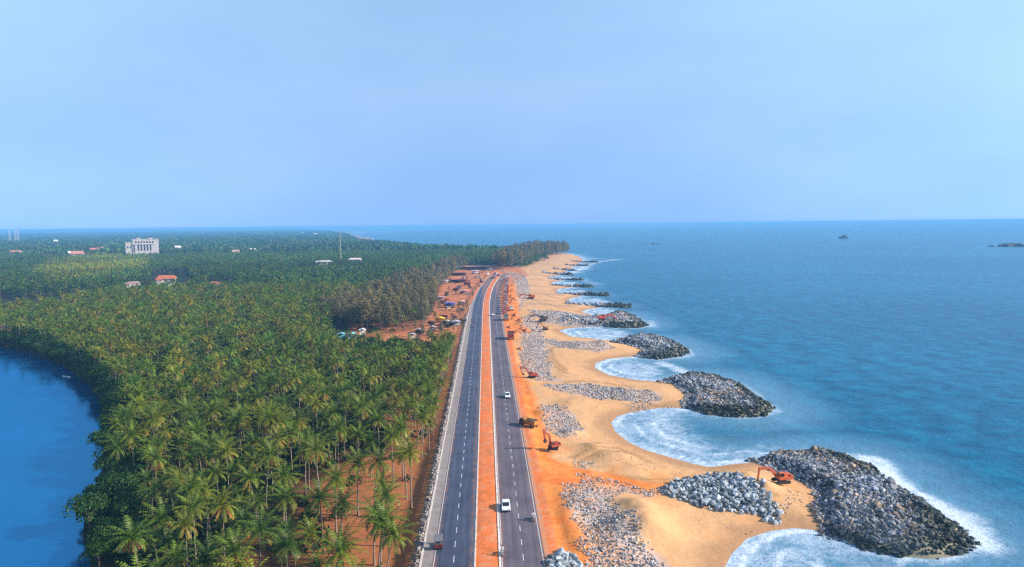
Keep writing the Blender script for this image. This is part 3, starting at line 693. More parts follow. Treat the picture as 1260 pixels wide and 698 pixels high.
MID = [whole_palm(v, 20, 7, .42, [4, 6, 2, 5, 1][v], [11, 12, 9.6, 12.8, 10.4][v]) for v in range(5)]
rest = ~indiv
def tints(n, rng, yx, s=.28):
    t = 1 + rng.normal(0, s*.6, (n, 1)); warm = rng.uniform(-1, 1, n); t = np.clip(t, .55, 1.6)*np.ones((1, 3))
    t[:, 0] *= 1 + .35*warm; t[:, 2] *= 1 - .2*warm; return t*yx[:, None] if yx is not None else t
mx_, my_ = gx[rest], gy[rest]
V, F, C = scatter(MID, mx_, my_, zz[rest] - .1, rngp.uniform(0, 6.28, mx_.shape), rngp.uniform(.62, 1.04, mx_.shape)*np.where(rngp.uniform(0, 1, mx_.shape) < .14, .62, 1), rngp.integers(0, 5, mx_.shape), tints(len(mx_), rngp, None, .36))
tag(link('palm_plantation', np_mesh('palm_plantation', V, F, C), mat=M_leaf_m), 'dense mass of coconut palms behind the nearer ones, left of the road', 'palms', kind='stuff')

# ---- broad crowns
def leaf_cloud(seed, lobes, n, size, cols, flat=.75, up=.25):
    r = np.random.default_rng(seed); V, F, C = [], [], []
    lob = np.array(lobes, float); wgt = lob[:, 3]**2; wgt /= wgt.sum()
    pick = r.choice(len(lob), n, p=wgt); d = unit(r.normal(0, 1, (n, 3))); d[:, 2] = np.where(d[:, 2] < -.45, -d[:, 2], d[:, 2])
    rad = lob[pick, 3]*r.uniform(.62, 1.06, n)
    P = lob[pick, :3] + d*rad[:, None]*np.array([1, 1, flat])
    nrm = unit(d + r.normal(0, .55, (n, 3)) + np.array([0, 0, up])); a = unit(np.cross(nrm, r.normal(0, 1, (n, 3)))); b = np.cross(nrm, a)
    s = size*r.uniform(.6, 1.3, n)[:, None]
    V = np.stack([P - a*s, P + b*s*.55, P + a*s, P - b*s*.55], 1).reshape(-1, 3); F = np.arange(n*4).reshape(-1, 4)
    cols = np.array(cols); ci = (pick*7 + r.integers(0, 2, n)) % len(cols); c = cols[ci]*r.uniform(.75, 1.25, (n, 1)); C = np.repeat(c, 4, 0)
    return V, F, C
def tree_lobes(r, R, H, n):
    L = [(0, 0, H*.72, R*.72)]
    for i in range(n):
        a = i*2.4 + r.uniform(-.4, .4); q = R*r.uniform(.4, .75); L.append((q*math.cos(a), q*math.sin(a), H*r.uniform(.42, .82), R*r.uniform(.34, .52)))
    return L
GREENS = [(.018, .062, .010), (.028, .080, .011), (.013, .048, .009), (.042, .095, .012)]
BT = []
rb = np.random.default_rng(77)
for v in range(5):
    H, R = [6.5, 7.5, 5.5, 8.5, 5.0][v], [3.6, 4.2, 3.4, 4.4, 3.0][v]
    cv, cf, cc = leaf_cloud(300 + v, tree_lobes(rb, R, H, 9), 1700, .27, GREENS)
    tv, tf, top = trunk_arrays(40 + v, H*.7, .22, .09, 7, 4, .5)
    br = [(tv, tf)]
    for k in range(4):
        bv, bf, _ = trunk_arrays(60 + v*5 + k, H*.42, .10, .04, 5, 3, R*.55); br.append((bv + np.array([top[0]*.3, top[1]*.3, H*.3]), bf))
    tv, tf = merge(br)
    BT.append((np_mesh('tree_trunk', tv, tf, smooth=True), np_mesh('tree_crown', cv, cf, cc)))
    BT[-1][0].materials.append(M_bark2); BT[-1][1].materials.append(M_tree)
def broad(v, x, y, z, rz, sc, label, group, name='broadleaf_tree'):
    e = tag(empty(name, (x, y, z), rz, sc), label, 'tree', group); link('trunk', BT[v][0], e); link('crown', BT[v][1], e)
# along the river bank
bank = GL(RIVER_PX, .2); pts = []
for i in range(len(bank) - 1):
    a, b = bank[i], bank[i + 1]; L = np.linalg.norm(b - a); n = np.array([-(b - a)[1], (b - a)[0]])/L
    k = 0.0
    while k < L:
        for off in (1.2, 6.5):
            p = a + (b - a)*k/L + n*(off + rb.uniform(-1.2, 1.8)); pts.append(p)
        k += 4.4 + .004*np.linalg.norm(a)
pts = np.array(pts); dr_ = sdist(pts[:, 0], pts[:, 1], RIVER); s = (dr_ < .2) & inview(pts[:, 0], pts[:, 1], np.full(len(pts), 4.), 30, 40); pts = pts[s]
pts = pts[np.argsort(np.hypot(pts[:, 0], pts[:, 1]))][:200]
for p in pts:
    nb_ = p[1] < 175; p = p + (np.array([1.2, 0]) if nb_ else 0)
    broad(int(rb.integers(0, 5)), p[0], p[1], .5, rb.uniform(0, 6.28), rb.uniform(.7, 1.05) if nb_ else rb.uniform(.85, 1.4), 'dark green bushy tree overhanging the blue river water', 'bushy trees along the river bank')

# ---- undergrowth
ru = np.random.default_rng(5)
ux, uy = jgrid(-300, -17, 100, 620, 3.6, ru, .5)
ok = (ux < -19) & (sdist(ux, uy, RIVER) < -2) & (sdist(ux, uy, LEFTRED) < -1) & inview(ux, uy, np.full(ux.shape, 2.), 20, 40)
rs = np.full(ux.shape, -99.)
for P in REDSOIL: rs = np.maximum(rs, sdist(ux, uy, P))
u = ru.uniform(0, 1, ux.shape); ok &= u < np.where(rs > 0, .07, np.where(rs > -6, .3, np.where(ux > -36, .45, .8)))
ux, uy = ux[ok], uy[ok]
SH = []
for k in range(4):
    v, f, c = leaf_cloud(700 + k, [(0, 0, .7, 1.1), (.9, .3, .5, .8), (-.6, .7, .6, .9)], 46, .42, [(.020, .050, .007), (.034, .062, .010), (.055, .058, .014), (.014, .036, .006)]); SH.append((v, f, c))  # greens darkened to deepen the shadows under the palms
V, F, C = scatter(SH, ux, uy, ground_z(ux, uy), ru.uniform(0, 6.28, ux.shape), ru.uniform(.7, 2.1, ux.shape), ru.integers(0, 4, ux.shape), tints(len(ux), ru, None, .35))
tag(link('undergrowth', np_mesh('undergrowth', V, F, C), mat=M_leaf_m), 'low green bushes and weeds under the palms', 'undergrowth', kind='stuff')

# ---- casuarina groves
CA_COL = [(.175, .150, .074), (.150, .136, .066), (.125, .124, .055), (.200, .164, .088)]
CA = []
for v in range(5):
    r = np.random.default_rng(900 + v); H = [15, 17, 13.5, 16, 18][v]; lob = []
    for i in range(11):
        t = i/10; a = i*2.4; q = 2.3*math.sin(math.pi*(.18 + .74*t))*r.uniform(.5, 1.1); lob.append((q*math.cos(a), q*math.sin(a), H*(.30 + .62*t), 1.95*math.sin(math.pi*(.22 + .62*t))**.7 + .3))
    cv, cf, cc = leaf_cloud(910 + v, lob, 1000, .36, CA_COL, 1.15, .5)
    tv, tf, _ = trunk_arrays(930 + v, H*.92, .16, .03, 6, 4, .3)
    CA.append((np_mesh('casuarina_trunk', tv, tf, smooth=True), np_mesh('casuarina_crown', cv, cf, cc), (cv, cf, cc), H)); CA[-1][0].materials.append(M_bark2); CA[-1][1].materials.append(M_tree)
HEADG = GL([(606,331),(628,333.5),(642,329.5),(655,321.5),(672,317.3),(690,313.8),(702,312.0),(694,309.3),(660,309.5),(628,316)], 2.0)
rc = np.random.default_rng(31)
def grove(P, s):
    x0, y0 = P.min(0); x1, y1 = P.max(0); x, y = jgrid(x0, x1, y0, y1, s, rc); k = (sdist(x, y, P) > -1.0) & (np.abs(x - bendx(y)) > np.where(y < ROAD_END, 17, 0)); return x[k], y[k]
ax_, ay_ = grove(GROVE, 7.6); bx_, by_ = grove(HEADG, 8.5)
hd = np.concatenate([np.zeros(len(ax_)), np.ones(len(bx_))]); ax_ = np.concatenate([ax_, bx_]); ay_ = np.concatenate([ay_, by_])
# those on the near side of each grove show largest
o = np.argsort(ay_ + hd*0); ax_, ay_, hd = ax_[o], ay_[o], hd[o]
sc = rc.uniform(.8, 1.12, len(ax_)); pk = rc.integers(0, 5, len(ax_)); rz = rc.uniform(0, 6.28, len(ax_)); gz = np.maximum(ground_z(ax_, ay_), 1)
ind = np.zeros(len(ax_), bool); ind[np.where(hd == 0)[0][:215]] = True; 
edge = sdist(ax_, ay_, HEADG); he = np.where(hd == 1)[0]; ind[he[np.argsort(edge[he])][:80]] = True
for i in np.where(ind)[0]:
    lab, grp = (('feathery grey-brown casuarina in the grove beside the red clearing', 'casuarinas of the roadside grove') if hd[i] == 0 else ('bluish casuarina on the edge of the headland grove above the far beach', 'casuarinas of the headland'))
    e = tag(empty('casuarina_tree', (ax_[i], ay_[i], gz[i] - .2), rz[i], sc[i]*(1.12 if hd[i] == 0 else 1.45)), lab, 'tree', grp); link('trunk', CA[pk[i]][0], e); link('crown', CA[pk[i]][1], e)
r_ = ~ind
V, F, C = scatter([c[2] for c in CA], ax_[r_], ay_[r_], gz[r_], rz[r_], sc[r_]*np.where(hd[r_] == 1, 1.4, 1.12), pk[r_], tints(r_.sum(), rc, None, .2))
tag(link('casuarina_grove', np_mesh('casuarina_grove', V, F, C), mat=M_leaf_m), 'deeper rows of grey-brown casuarinas behind the nearer trees', 'trees', kind='stuff')

# ---- far forest
def far_palm(v):
    r = np.random.default_rng(v); V, F, C = [], [], []
    for i in range(10):
        az = i*2.4 + r.uniform(-.2, .2); el = 1.0 - 1.3*i/10; L = r.uniform(3.6, 5)
        d = np.array([math.cos(az)*math.cos(el), math.sin(az)*math.cos(el), math.sin(el)]); s = np.array([-math.sin(az), math.cos(az), 0])
        m = d*L*.55; t = m + (d*.75 - np.array([0, 0, .75]))*L*.5; k = len(V)
        V += [np.zeros(3), m - s*.75, t, m + s*.75]; F.append((k, k + 1, k + 2, k + 3)); c = np.array([.076, .130, .012])*r.uniform(.7, 1.25); C += [c*.8, c, c*1.15, c]
    V = np.array(V) + np.array([0, 0, 10.5]); k = len(V)
    V = np.vstack([V, [[-.2, 0, 0], [.2, 0, 0], [.12, 0, 10.5], [-.12, 0, 10.5]]]); F.append((k, k + 1, k + 2, k + 3)); C += [np.array([.2, .16, .12])]*4
    return V, np.array(F), np.array(C)
FP = [far_palm(v) for v in range(4)]
FB = [leaf_cloud(1200 + v, tree_lobes(np.random.default_rng(v), 4.8, 10.5, 5), 60, 1.15, [(.040, .098, .014), (.060, .120, .016), (.026, .072, .014)]) for v in range(4)]
FH = [leaf_cloud(1300 + v, tree_lobes(np.random.default_rng(v), 9.5, 11.0, 7), 46, 3.0, [(.042, .095, .016), (.060, .112, .018), (.028, .070, .016)], .6) for v in range(4)]
rf = np.random.default_rng(41)
CLEAR = [GL(p, 6.0) for p in ([(182,334),(232,334),(236,352),(190,354)], [(255,342),(290,342),(290,354),(255,354)])]
def far_band(y0, y1, s, protos, extra=None, margin=60):
    x, y = jgrid(-(y1*.86 + 60), 420, y0, y1, s, rf)
    bx = x - bendx(y)
    k = inview(x, y, np.full(x.shape, 8.), 30, 30)
    k[k] &= (sdist(x[k], y[k], LAND) > margin); 
    k &= (bx < np.where(y < ROAD_END, -19, 1e6))
    for P, m in ((RIVER, 0), (LEFTRED, -2), (JUNC, -3), (GROVE, 2), (HEADG, 3)):
        if y0 < P[:, 1].max(): k[k] &= sdist(x[k], y[k], P) < m
    for P in CLEAR:
        if y0 < P[:, 1].max(): k[k] &= sdist(x[k], y[k], P) < 0
    return x[k], y[k]
YEL = [(45,332),(60,320),(120,317),(178,318),(180,328),(120,338),(60,342)]
def band_tint(x, y, n):
    px, py, _ = project(np.stack([x, y, np.full(n, 9.)], 1)); t = tints(n, rf, None, .3)
    t *= (.35 + 1.3*fbm(x*.012, y*.006, 51))[:, None]
    yl = smooth(-8, 5, sdist(px, py, np.array(YEL, float)) + (fbm(x*.03, y*.01, 5) - .5)*14)
    return t*(1 - yl[:, None]) + yl[:, None]*t*np.array([[2.8, 1.8, .8]])
x, y = far_band(640, 1500, 7.6, None); n = len(x)
V, F, C = scatter(FP + FB, x, y, np.full(n, .8), rf.uniform(0, 6.28, n), rf.uniform(.75, 1.15, n), np.where(rf.uniform(0, 1, n) < .62 + .3*(fbm(x*.01, y*.006, 8) - .5)*2, rf.integers(0, 4, n), rf.integers(4, 8, n)), band_tint(x, y, n))
tag(link('coastal_forest', np_mesh('coastal_forest', V, F, C), mat=M_leaf_m), 'mixed palms and leafy trees filling the land beyond the plantation', 'forest', kind='stuff')
Vs, Fs, Cs, o = [], [], [], 0
for y0, y1, s in ((1500, 2300, 13), (2300, 3600, 19), (3600, 6000, 30), (6000, 11000, 60), (11000, 20000, 110)):
    x, y = far_band(y0, y1, s, None, margin=60 + s); n = len(x); q = s/13
    V, F, C = scatter(FH, x, y, np.full(n, .5), rf.uniform(0, 6.28, n), rf.uniform(.8, 1.15, n)*q, rf.integers(0, 4, n), band_tint(x, y, n), rf.uniform(.75, 1.3, n)*(1 + .25*fbm(x*.003, y*.002, 9)))
    Vs.append(V); Fs.append(F + o); Cs.append(C); o += len(V)
tag(link('distant_forest', np_mesh('distant_forest', np.vstack(Vs), np.vstack(Fs), np.vstack(Cs)), mat=M_leaf_m), 'flat hazy forest running to the horizon', 'forest', kind='stuff')
print('VEG', len(gx), indiv.sum(), len(pts), ind.sum(), r_.sum(), o)
# ------------------------------------------------------------------ rocks
def rock_arrays(seed, n=15):
    r = np.random.default_rng(seed); bm = bmesh.new()
    P = unit(r.normal(0, 1, (n, 3))); P = np.sign(P)*np.abs(P)**.62*np.array([.58, .5, .44])*r.uniform(.8, 1.12, (n, 1))
    for p in P: bm.verts.new(p)
    bmesh.ops.convex_hull(bm, input=bm.verts[:]); bmesh.ops.delete(bm, geom=[v for v in bm.verts if not v.link_faces], context='VERTS'); bmesh.ops.triangulate(bm, faces=bm.faces[:])
    bmesh.ops.recalc_face_normals(bm, faces=bm.faces[:]); bm.verts.index_update()
    V = np.array([v.co[:] for v in bm.verts]); F = np.array([[v.index for v in f.verts] for f in bm.faces]); bm.free()
    return V, F, np.ones((len(V), 3))
ROCKS = [rock_arrays(60 + k, [13, 15, 17, 14, 19, 12, 16, 18][k]) for k in range(8)]
PEB = [rock_arrays(160 + k, 9) for k in range(6)]
def rock_mat(name, attr):
    m, nt, b = mat(name)
    base = N(nt, 'ShaderNodeAttribute', attribute_name='col').outputs['Color'] if attr else N(nt, 'ShaderNodeObjectInfo').outputs['Color']
    P = geo_pos(nt); n = noise(nt, 1.1, 6, .65, P); n2 = noise(nt, 5, 4, .6, P)
    c = mul(nt, base, ramp(nt, n.outputs[0], [(.3, g(.72)), (.7, g(1.2))])); c = mul(nt, c, ramp(nt, n2.outputs[0], [(.35, g(.8)), (.65, g(1.12))]))
    nt.links.new(c, b.inputs['Base Color']); b.inputs['Roughness'].default_value = .8; b.inputs['Specular IOR Level'].default_value = .3
    bump(nt, b, n2.outputs[0], .5, .12); return m
M_rock, M_rock_m = rock_mat('granite', False), rock_mat('granite_mass', True)
RM = []
for v, f, c in ROCKS: me = np_mesh('boulder', v, f); me.materials.append(M_rock); RM.append(me)
rr = np.random.default_rng(88)
bx_, by_, bs_, bc_, bl_, bz_ = [], [], [], [], [], []
def add_rocks(x, y, size, col, lab, z=None):
    bx_.append(x); by_.append(y); bs_.append(size); bc_.append(col); bl_.append(np.full(len(x), lab)); bz_.append(ground_z(x, y) if z is None else z)
LABS = [('grey granite boulder in the mound of the nearest groyne', 'boulders of the nearest groyne'), ('pale bluish boulder in the heap leading to the excavator on the sand', 'boulders of the pale heap'),
        ('grey boulder in the small heap against the road edge', 'boulders at the road edge'), ('dark wet boulder at the waterline of the nearest groyne', 'wet boulders of the nearest groyne'), ('boulder on a farther groyne', 'boulders of the farther groynes')]
def blob_rocks(P, s, far):
    x0, y0 = P.min(0); x1, y1 = P.max(0); x, y = jgrid(x0 - 2, x1 + 2, y0 - 2, y1 + 2, s, rr); d = sdist(x, y, P); k = d + (fbm(x*.22, y*.22, 33) - .5)*5.0 > -.9; x, y, d = x[k], y[k], d[k]
    dl = sdist(x, y, LAND)                       # seaward rocks are wet and weedy
    z = ground_z(x, y); sz = s*rr.uniform(.6, 1.5, len(x))*np.where(rr.uniform(0, 1, len(x)) < .13, rr.uniform(1.3, 1.9, len(x)), 1)
    pn = fbm(x*.11, y*.11, 61)[:, None]; gl = rr.uniform(.12, .44, (len(x), 1))*(.45 + 1.1*pn); col = gl*np.array([[1.0, .97, .98]])
    warm = rr.uniform(0, 1, (len(x), 1)) + (fbm(x*.09 + 40, y*.09, 62)[:, None] - .5)*1.1; col = np.where(warm > .86, col*np.array([[1.12, .84, .62]]), col); col = np.where(warm < .3, col*np.array([[.84, .95, 1.12]]), col)
    sea = smooth(3.2, 1.2, d + (fbm(x*.3, y*.3, 44) - .5)*3)*.8*smooth(2, -4, dl); sea2 = smooth(13.5, 6.0, d + (fbm(x*.15, y*.15, 4) - .5)*6)*smooth(-9, -19, dl) if True else 0
    if far: sea = smooth(8.5, 3.5, d + (fbm(x*.15, y*.15, 4) - .5)*5)*smooth(2, -8, dl)
    wetz = smooth(1.4, .5, z)*smooth(0, -7, dl)
    wet = np.clip(np.maximum(np.maximum(sea, sea2 if not far else 0), wetz), 0, 1)[:, None]
    col = col*(1 - wet) + wet*(col*np.array([[.14, .19, .16]]) + .004)
    lab = np.where(wet[:, 0] > .6, 3, 0) if not far else np.full(len(x), 4)
    bx_.append(x); by_.append(y); bs_.append(sz); bc_.append(col); bl_.append(lab); bz_.append(z)
blob_rocks(B1, .68, False); blob_rocks(B2, .80, True); blob_rocks(B3, 1.05, True); blob_rocks(B4, 1.2, True)
for P in THIN: blob_rocks(P, 1.7, True)
def poly_rocks(px, s, lo, hi, colf, lab, layers=1, dens=1.0, lift=.3, zl=2.2):
    P = GL(px, zl)
    for L in range(layers):
        x0, y0 = P.min(0); x1, y1 = P.max(0); x, y = jgrid(x0 - 3, x1 + 3, y0 - 3, y1 + 3, s, rr, .5); d = sdist(x, y, P); k = (d > -.3 + L*1.6 + (fbm(x*.3, y*.3, 7) - .5)*7.0*(dens < 1)) & (rr.uniform(0, 1, len(x)) < dens*(.55 + .9*fbm(x*.16, y*.16, 17)) if dens < 1 else d > -.2 + L*1.7)
        x, y = x[k], y[k]; n = len(x)
        add_rocks(x, y, rr.uniform(lo, hi, n), colf(n), lab, ground_z(x, y) + L*s*.42 + lift*.2)
def c_blue(n): return rr.uniform(.10, .56, (n, 1))*np.array([[.88, .96, 1.02]])
def c_grey(n):
    c = rr.uniform(.16, .46, (n, 1))*np.array([[1., .95, .92]]); w = rr.uniform(0, 1, (n, 1)); return np.where(w > .85, c*np.array([[1.1, .8, .6]]), c)
poly_rocks([(809,601),(830,590),(855,583),(876,577),(896,577),(912,583),(938,597),(953,609),(960,625),(957,636),(946,632),(928,625),(895,623),(865,621),(845,614),(830,611)], 1.0, .55, 1.45, c_blue, 1, 2)
poly_rocks([(674,692),(688,681),(700,683),(714,696),(716,712),(672,712)], 1.0, .9, 1.6, c_blue, 2, 2)
X, Y, S, C, Lb, Zb = map(np.concatenate, (bx_, by_, bs_, bc_, bl_, bz_))
px, py, w = project(np.stack([X, Y, Zb + .5], 1)); v = (px > 0) & (px < PW) & (py < PH) & (Lb < 4)
big = np.where(v, S/w, 0); ids = np.argsort(-big)[:300]; ind = np.zeros(len(X), bool); ind[ids] = True
for i in ids:
    lab, grp = LABS[int(Lb[i])]
    o = tag(link('boulder', RM[int(rr.integers(0, 8))]), lab, 'boulder', grp)
    o.location = (X[i], Y[i], Zb[i] + .12*S[i]); o.rotation_euler = Euler((rr.uniform(-.6, .6), rr.uniform(-.6, .6), rr.uniform(0, 6.28))); o.scale = (S[i], S[i], S[i]*rr.uniform(.8, 1.1)); o.color = (*C[i], 1)
def tilted(protos, k=3):
    out = []
    for v, f, c in protos:
        for _ in range(k):
            R = np.array(Euler((rr.uniform(-1.5, 1.5), rr.uniform(-1.5, 1.5), rr.uniform(0, 6))).to_matrix()); out.append((v@R.T, f, c))
    return out
RT, PT = tilted(ROCKS), tilted(PEB)
q = ~ind; n = q.sum()
V, F, Cc = scatter(RT, X[q], Y[q], Zb[q] + .1*S[q], rr.uniform(0, 6.28, n), S[q], rr.integers(0, len(RT), n), C[q])
tag(link('groyne_rock', np_mesh('groyne_rock', V, F, Cc), mat=M_rock_m), 'heaped granite rocks of the groynes along the beach', 'rocks', kind='stuff')
print('ROCKS', len(X), n)
# rubble strewn over the sand
bx_, by_, bs_, bc_, bl_, bz_ = [], [], [], [], [], []
def c_rub(n):
    c = rr.uniform(.12, .58, (n, 1))*np.array([[1., .95, .94]]); w = rr.uniform(0, 1, (n, 1)); return np.where(w > .82, c*np.array([[1.3, .88, .55]]), c)
for px, s, lo, hi, dn in (([(687,596),(720,597),(768,603),(752,610),(762,628),(773,645),(795,671),(824,700),(824,712),(727,712),(716,685),(711,655),(695,625)], .62, .3, .95, .8),
        ([(712,650),(740,640),(775,655),(800,680),(822,705),(728,712)], .9, .5, 1.2, .85), ([(712,583),(760,592),(811,603),(800,610),(760,602),(714,592)], .6, .35, .9, .8), ([(700,566),(720,566),(730,572),(715,577),(702,573)], .7, .4, 1.0, .85),
        ([(666,497),(686,497),(705,508),(718,517),(715,532),(695,536),(675,527),(666,512)], .62, .35, 1.0, .9),
        ([(643,417),(666,417),(675,437),(680,463),(690,470),(660,468),(640,452)], .75, .4, 1.1, .8), ([(664,476),(700,473),(757,475),(806,480),(815,488),(780,490),(743,489),(686,481)], .75, .4, 1.2, .9),
        ([(735,475),(772,477),(778,489),(737,488)], .95, .8, 1.6, 1.0), ([(770,492),(820,490),(840,496),(818,501),(780,500)], .8, .4, 1.1, .6), ([(657,417),(737,422),(756,427),(735,431),(686,428)], .85, .5, 1.2, .9), ([(650,382.5),(688,382),(712,385),(742,391),(740,399),(690,398),(666,396)], 1.1, .6, 1.5, .9),
        ([(624,335),(646,338),(652,356),(646,372),(640,384),(636,352)], 1.6, .7, 1.8, .7), ([(638,394),(652,388),(668,402),(668,418),(642,416)], 1.0, .5, 1.3, .7),
        ([(930,600),(960,605),(985,596),(1000,606),(975,618),(962,630)], .7, .3, .8, .5), ([(745,548),(790,566),(850,575),(870,578),(800,578),(740,560)], 1.1, .25, .6, .3), ([(700,470),(820,520),(760,600),(690,560)], 2.0, .2, .6, .3), ([(880,640),(960,640),(980,645),(940,650)], 1.4, .2, .6, .3)):
    poly_rocks(px, s*.80, lo*.5, hi*.66, c_rub, 0, 1, min(dn, .93)*.92, .1)
X, Y, S, C, Lb, Zb = map(np.concatenate, (bx_, by_, bs_, bc_, bl_, bz_)); n = len(X)
V, F, Cc = scatter(PT, X, Y, Zb + .05*S, rr.uniform(0, 6.28, n), S, rr.integers(0, len(PT), n), C)
tag(link('rubble', np_mesh('rubble', V, F, Cc), mat=M_rock_m), 'grey stones strewn over the sand between the road and the sea', 'rubble', kind='stuff')
print('RUBBLE', n)
# rough stone parapet with pitched slope on the land side of the road
y = np.arange(60, 470, .52); xs_, ys_, zs_, ss_ = [], [], [], []
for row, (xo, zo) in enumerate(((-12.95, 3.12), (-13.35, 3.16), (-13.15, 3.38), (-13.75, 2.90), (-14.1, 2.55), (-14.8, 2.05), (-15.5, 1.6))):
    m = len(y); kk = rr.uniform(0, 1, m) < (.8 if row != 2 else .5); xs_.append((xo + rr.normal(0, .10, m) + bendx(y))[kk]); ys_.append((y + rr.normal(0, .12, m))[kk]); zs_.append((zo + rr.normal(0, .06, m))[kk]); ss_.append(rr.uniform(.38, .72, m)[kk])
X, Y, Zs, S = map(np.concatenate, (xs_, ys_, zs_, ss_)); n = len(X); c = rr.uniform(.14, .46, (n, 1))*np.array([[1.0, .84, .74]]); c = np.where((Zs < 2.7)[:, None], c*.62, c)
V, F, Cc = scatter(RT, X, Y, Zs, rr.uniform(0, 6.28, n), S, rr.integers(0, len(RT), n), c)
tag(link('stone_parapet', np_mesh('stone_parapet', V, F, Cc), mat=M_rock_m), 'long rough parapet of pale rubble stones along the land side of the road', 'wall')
# rocky islets
for k, (px, py, wd, h, lab) in enumerate([(1038,293.5,26,9,'small dark rocky islet far out, nearest the horizon'), (1243,303.2,110,6,'long low dark reef at the right edge of the sea'), (690.5,307.5,9,4,'single dark rock in the sea just off the headland'), (806,300.5,46,2.2,'low reef washed white by surf far out left of the islet')]):
    c = G(px, py, 0); r = np.random.default_rng(k); nn = 26; d = math.hypot(c.x, c.y)
    x = r.normal(0, wd*.28, nn) ; yy = r.normal(0, wd*.10, nn); hgt = h*np.exp(-(x/(wd*.4))**2)*r.uniform(.7, 1.2, nn)
    V, F, Cc = scatter(RT, x, yy, hgt*.1, r.uniform(0, 6.28, nn), hgt*2.2*r.uniform(.8, 1.5, nn)*np.where(wd > 60, 1.5, 1), r.integers(0, len(RT), nn), np.full((nn, 3), .07)*np.array([[1, .98, .9]]), hgt*2.0)
    o = tag(link('rock_islet', np_mesh('rock_islet', V, F, Cc), mat=M_rock_m), lab, 'islet'); o.location = c
# ------------------------------------------------------------------ built things
class MB:
    def __init__(s): s.bm = bmesh.new()
    def box(s, c, d, rot=None, bev=0.0, taper=None):
        M = Matrix.Translation(Vector(c)) @ ((rot.to_matrix().to_4x4()) if rot else Matrix()) @ Matrix.Diagonal((*d, 1))
        b = bmesh.new(); bmesh.ops.create_cube(b, size=1.0)
        if taper:
            for v in b.verts:
                if v.co.z > 0: v.co.x *= taper[0]; v.co.y *= taper[1]; v.co.y += taper[2] if len(taper) > 2 else 0
        b.transform(M)
        if bev: bmesh.ops.bevel(b, geom=b.edges[:], offset=bev, segments=2, affect='EDGES', profile=.6)
        s._add(b); return s
    def _add(s, b):
        bmesh.ops.recalc_face_normals(b, faces=b.faces[:]); me = bpy.data.meshes.new('t'); b.to_mesh(me); b.free(); s.bm.from_mesh(me); bpy.data.meshes.remove(me)
    def cyl(s, a, e, r0, r1=None, n=12):
        a, e = Vector(a), Vector(e); d = e - a; b = bmesh.new()
        bmesh.ops.create_cone(b, cap_ends=True, segments=n, radius1=r0, radius2=r0 if r1 is None else r1, depth=d.length)
        b.transform(Matrix.Translation((a + e)/2) @ d.to_track_quat('Z', 'Y').to_matrix().to_4x4()); s._add(b); return s
    def bar(s, a, e, w, h, bev=0.0):
        a, e = Vector(a), Vector(e); d = e - a; b = bmesh.new(); bmesh.ops.create_cube(b, size=1.0)
        b.transform(Matrix.Translation((a + e)/2) @ d.to_track_quat('Y', 'Z').to_matrix().to_4x4() @ Matrix.Diagonal((w, d.length, h, 1)))
        if bev: bmesh.ops.bevel(b, geom=b.edges[:], offset=bev, segments=1, affect='EDGES')
        s._add(b); return s
    def prism(s, prof, x0, x1, bev=0.0, inset=None):
        """side outline in (y, z), from x0 to x1"""
        b = bmesh.new(); A = [b.verts.new((x0, y, z)) for y, z in prof]; B = [b.verts.new((x1, y, z)) for y, z in prof]; n = len(prof)
        b.faces.new(A); b.faces.new(B[::-1])
        for i in range(n): b.faces.new((A[i], B[i], B[(i + 1) % n], A[(i + 1) % n]))
        if inset:
            zt, k = inset
            for v in b.verts:
                if v.co.z > zt: v.co.x *= 1 - k*(v.co.z - zt)
        if bev: bmesh.ops.bevel(b, geom=b.edges[:], offset=bev, segments=2, affect='EDGES')
        s._add(b); return s
    def build(s, name, m, parent=None, smooth_=False):
        me = bpy.data.meshes.new(name); s.bm.to_mesh(me); s.bm.free()
        if smooth_:
            for p in me.polygons: p.use_smooth = True
        return link(name, me, parent, m)
M_pcol = simple('painted_metal', None, .4, objcol=True, var=.12, scale=2.5, spec=.5, wear=None)
M_dusty = simple('dusty_paint', None, .6, objcol=True, var=.3, scale=2.0, wear=(.30, .15, .07))
M_cloth = simple('tarpaulin', None, .75, objcol=True, var=.25, scale=1.2)
M_glass = simple('dark_glass', (.015, .02, .025), .08, spec=.8, var=.1)
M_black = simple('black_rubber', (.02, .02, .02), .85)
M_steel = simple('dark_steel', (.09, .08, .075), .5, .4, wear=(.2, .09, .04))
M_rim = simple('steel_rim', (.45, .45, .45), .4, .8)
M_lamp = simple('lamp_glass', (.75, .75, .7), .15)
M_red = simple('tail_lamp', (.45, .02, .02), .3)
M_wood = simple('weathered_wood', (.23, .16, .10), .9, var=.4)
M_conc = concrete('wall_plaster', (.50, .44, .41), (.34, .29, .27), .15)
M_plast = simple('painted_plaster', None, .85, objcol=True, var=.2, scale=.3)
M_dark = simple('dark_opening', (.03, .03, .035), .8)
M_tile = simple('clay_tiles', (.30, .095, .055), .85, var=.35, scale=.7)
M_soil = simple('red_earth', (.52, .17, .05), .95, var=.3, scale=.8)
M_skin = simple('skin', (.28, .15, .09), .6); M_galv = simple('galvanised_lattice', None, .6, .2, objcol=True)

